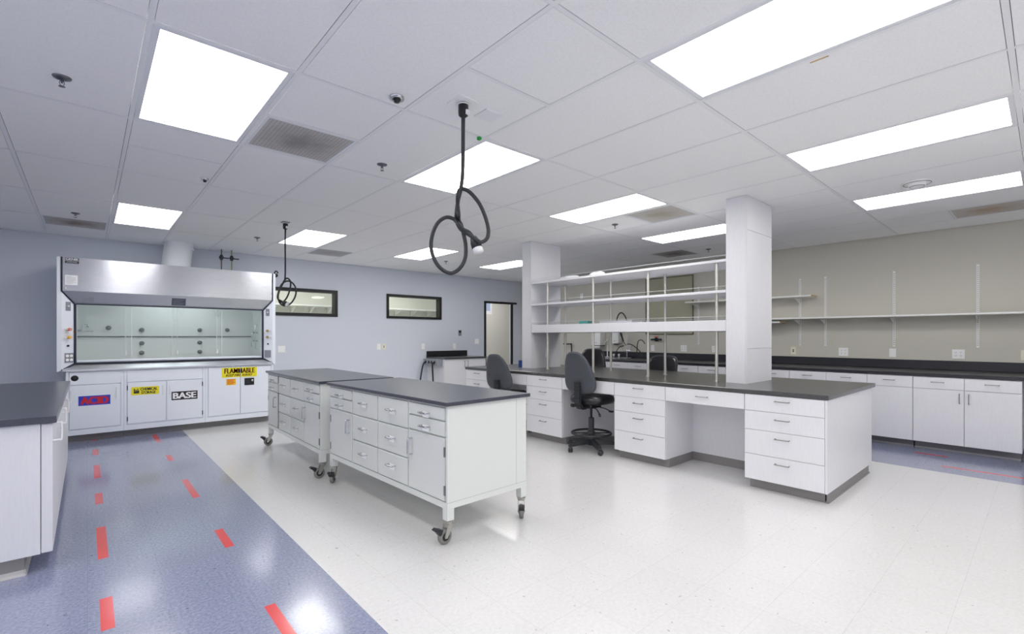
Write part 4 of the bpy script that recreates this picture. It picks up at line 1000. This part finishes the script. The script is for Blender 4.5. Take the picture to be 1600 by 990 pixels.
# ------------------------------------------------------------------ stools
def superell(w, h, n, e):
    out = []
    for i in range(n):
        t = 2*PI*i/n; c, s = math.cos(t), math.sin(t)
        out.append((w*math.copysign(abs(c)**(2/e), c), h*math.copysign(abs(s)**(2/e), s)))
    return out
def stool(loc, rot, label, drop, w_top=.155, sq=3.6):
    o = thing('lab_stool', loc, label, 'stool', 'black swivel lab stools', rot)
    def B(mb, name, m, parent=None):
        me = mb.build(name, m); me.parent = parent or o; WM[me.name] = Matrix(); return me
    hub = MB().lathe([(.001,.055),(.045,.055),(.05,.075),(.046,.135),(.036,.15),(.001,.15)])
    B(hub, 'base_hub', M['chair_black'])
    for k in range(5):
        a = math.radians(18+72*k); d = Vector((math.cos(a), math.sin(a), 0)); n = Vector((-d.y, d.x, 0))
        def sec(r, w, z0, z1): c = d*r; return [c-n*w+Vector((0,0,z0)), c+n*w+Vector((0,0,z0)), c+n*w*.7+Vector((0,0,z1)), c-n*w*.7+Vector((0,0,z1))]
        S = sec(.035,.034,.075,.13)+sec(.17,.029,.072,.112)+sec(.305,.023,.062,.092); mb = MB()
        mb.add(S, [(0,1,5,4),(1,2,6,5),(2,3,7,6),(3,0,4,7),(4,5,9,8),(5,6,10,9),(6,7,11,10),(7,4,8,11),(8,9,10,11),(3,2,1,0)])
        arm = B(mb, 'base_arm', M['chair_black'])
        c = d*.292; mb = MB(); q = Vector((math.cos(a+1.1), math.sin(a+1.1), 0)); q2 = Vector((-q.y, q.x, 0))
        mb.cyl(c+Vector((0,0,.05)), c+Vector((0,0,.07)), .009, seg=10)
        for s in (-1, 1): mb.lathe([(.001,-.011),(.02,-.011),(.0285,-.006),(.0285,.006),(.02,.011),(.001,.011)], c+q*.012+q2*s*.014+Vector((0,0,.029)), q2, 18)
        mb.cyl(c+q*.012-q2*.02+Vector((0,0,.029)), c+q*.012+q2*.02+Vector((0,0,.029)), .007, seg=8)
        B(mb, 'caster', M['chair_black'], arm)
    sz = .545-drop                                   # underside of the seat
    B(MB().lathe([(.033,.14),(.033,.37),(.029,.375),(.014,.376),(.014,sz-.05)]), 'gas_column', M['chair_black'])
    fr = MB().tube([(.225*math.cos(2*PI*i/40), .225*math.sin(2*PI*i/40), .195) for i in range(40)], .013, 8, closed=True)
    fr.lathe([(.034,.175),(.046,.178),(.046,.212),(.034,.215)])
    for k in range(4):
        a = PI/4+k*PI/2; fr.tube([(.044*math.cos(a),.044*math.sin(a),.195),(.22*math.cos(a),.22*math.sin(a),.195)], .008, 8)
    B(fr, 'foot_ring', M['chair_black'])
    mech = MB().bbox(-.11,.10,-.075,.075,sz-.055,sz-.004,.008)
    B(mech, 'seat_mechanism', M['chair_black'])
    B(MB().tube(curve_pts([(.02,-.07,sz-.04),(.03,-.16,sz-.05),(.04,-.23,sz-.075)],4), .006, 8).bbox(.02,.06,-.27,-.225,sz-.088,sz-.070,.004), 'height_lever', M['chair_black'])
    B(MB().tube(curve_pts([(-.06,-.07,sz-.04),(-.07,-.13,sz-.06),(-.075,-.17,sz-.11)],4), .006, 8).cyl((-.075,-.165,sz-.10),(-.077,-.18,sz-.135),.011), 'tilt_lever', M['chair_black'])
    # seat cushion: rounded, fuller at the front edge
    prof = [(.0,-.004),(.80,-.004),(.93,.006),(1.0,.035),(.99,.062),(.93,.086),(.80,.098),(.5,.094),(.0,.090)]
    n = 44; base = superell(.225,.235,n,3.0); vs = []
    for k, dz in prof:
        for (px, py) in base:
            f = px*k; drp = -.018*max(0, f/.225)**3
            vs.append((f+.02, py*k, sz+dz+drp))
    fs = [(i*n+q, i*n+(q+1)%n, (i+1)*n+(q+1)%n, (i+1)*n+q) for i in range(len(prof)-1) for q in range(n)]
    B(MB().add(vs, fs, 0, True), 'seat', M['vinyl'])
    # backrest: outline tapers upward, curved to the back, leaning
    z0, z1 = .672-drop, 1.150-drop; hh = (z1-z0)/2; zc = (z0+z1)/2
    def back(th0, th1, k, name, m):
        n = 48; rings = []
        for r in (0, .35, .65, .86, .96, 1.0):
            rings.append([(py*r*k, pz*r*k) for py, pz in superell(1, hh, n, sq)])
        def P3(py, pz, off, edge):
            t = (pz+hh)/(2*hh); wd = .236-(.236-w_top)*t**1.5
            y = py*wd; x = -.205-.125*t+.30*y*y*1.2+.018*math.sin(t*PI) 
            return (x+off*edge, y, zc+pz)
        vs = []
        for ri, R in enumerate(rings):
            e = (1,1,1,.9,.62,.1)[ri]
            for py, pz in R: vs.append(P3(py, pz, th1, e))
        for ri, R in enumerate(rings[::-1]):
            e = (1,1,1,.9,.62,.1)[::-1][ri]
            for py, pz in R: vs.append(P3(py, pz, th0, e))
        m_ = len(vs)//n
        fs = [(i*n+q, i*n+(q+1)%n, (i+1)*n+(q+1)%n, (i+1)*n+q) for i in range(m_-1) for q in range(n)]
        return B(MB().add(vs, fs, 0, True), name, m)
    back(-.026, .006, 1.0, 'back_shell', M['shell'])
    back(.004, .046, .965, 'back_cushion', M['vinyl'])
    # ribbed spine from under the seat up the lower back
    sp = curve_pts([(-.09,0,sz-.03),(-.20,0,sz-.04),(-.258,0,sz+.02),(-.262,0,z0+.02),(-.268,0,z0+.13)], 6)
    mb = MB()
    for i in range(len(sp)-1):
        a, b = sp[i], sp[i+1]; t = (b-a).normalized(); nn = Vector((-t.z,0,t.x)); w = .034+.004*(i%2)
        hgt = .013+.003*(i%2)
        q = [a+nn*hgt+Vector((0,-w,0)), a+nn*hgt+Vector((0,w,0)), a-nn*hgt+Vector((0,w,0)), a-nn*hgt+Vector((0,-w,0))]
        q2 = [p+(b-a) for p in q]; mb.add(q+q2, [(0,1,2,3),(7,6,5,4),(0,4,5,1),(1,5,6,2),(2,6,7,3),(3,7,4,0)])
    B(mb, 'back_support', M['chair_black'])
    B(MB().cyl((-.262,-.05,sz-.01),(-.262,.05,sz-.01),.014).cyl((-.262,.05,sz-.01),(-.262,.085,sz-.01),.021), 'back_knob', M['black'])
    return o
stool((4.405,3.56,0), math.radians(3), 'grey backed black stool with foot ring, fully visible at the middle kneehole', 0, .125)
stool((4.33,4.94,0), math.radians(12), 'grey backed black stool rising behind the near rolling bench', .06, .125)
stool((6.0,4.86,0), math.radians(212), 'tall black padded stool back on the wall side of the island, behind the visible stool', .03, .175, 4.2)
stool((6.03,3.73,0), math.radians(186), 'low wide black padded stool back on the wall side of the island', .105, .222, 4.4)

# ------------------------------------------------------------------ world and colour management
wd = bpy.data.worlds.new('world'); SC.world = wd; wd.use_nodes = True
wd.node_tree.nodes['Background'].inputs[0].default_value = (.8,.85,.95,1); wd.node_tree.nodes['Background'].inputs[1].default_value = .15
vs_ = SC.view_settings; vs_.view_transform = 'Standard'; vs_.look = 'None'; vs_.gamma = 1; vs_.use_curve_mapping = False; vs_.exposure = -.73
SC.display_settings.display_device = 'sRGB'
SC.cycles.use_denoising = True
SC.cycles.max_bounces = 12; SC.cycles.diffuse_bounces = 8; SC.cycles.transparent_max_bounces = 16; SC.cycles.glossy_bounces = 5
SC.cycles.caustics_reflective = False; SC.cycles.caustics_refractive = False
SC.cycles.sample_clamp_indirect = 8
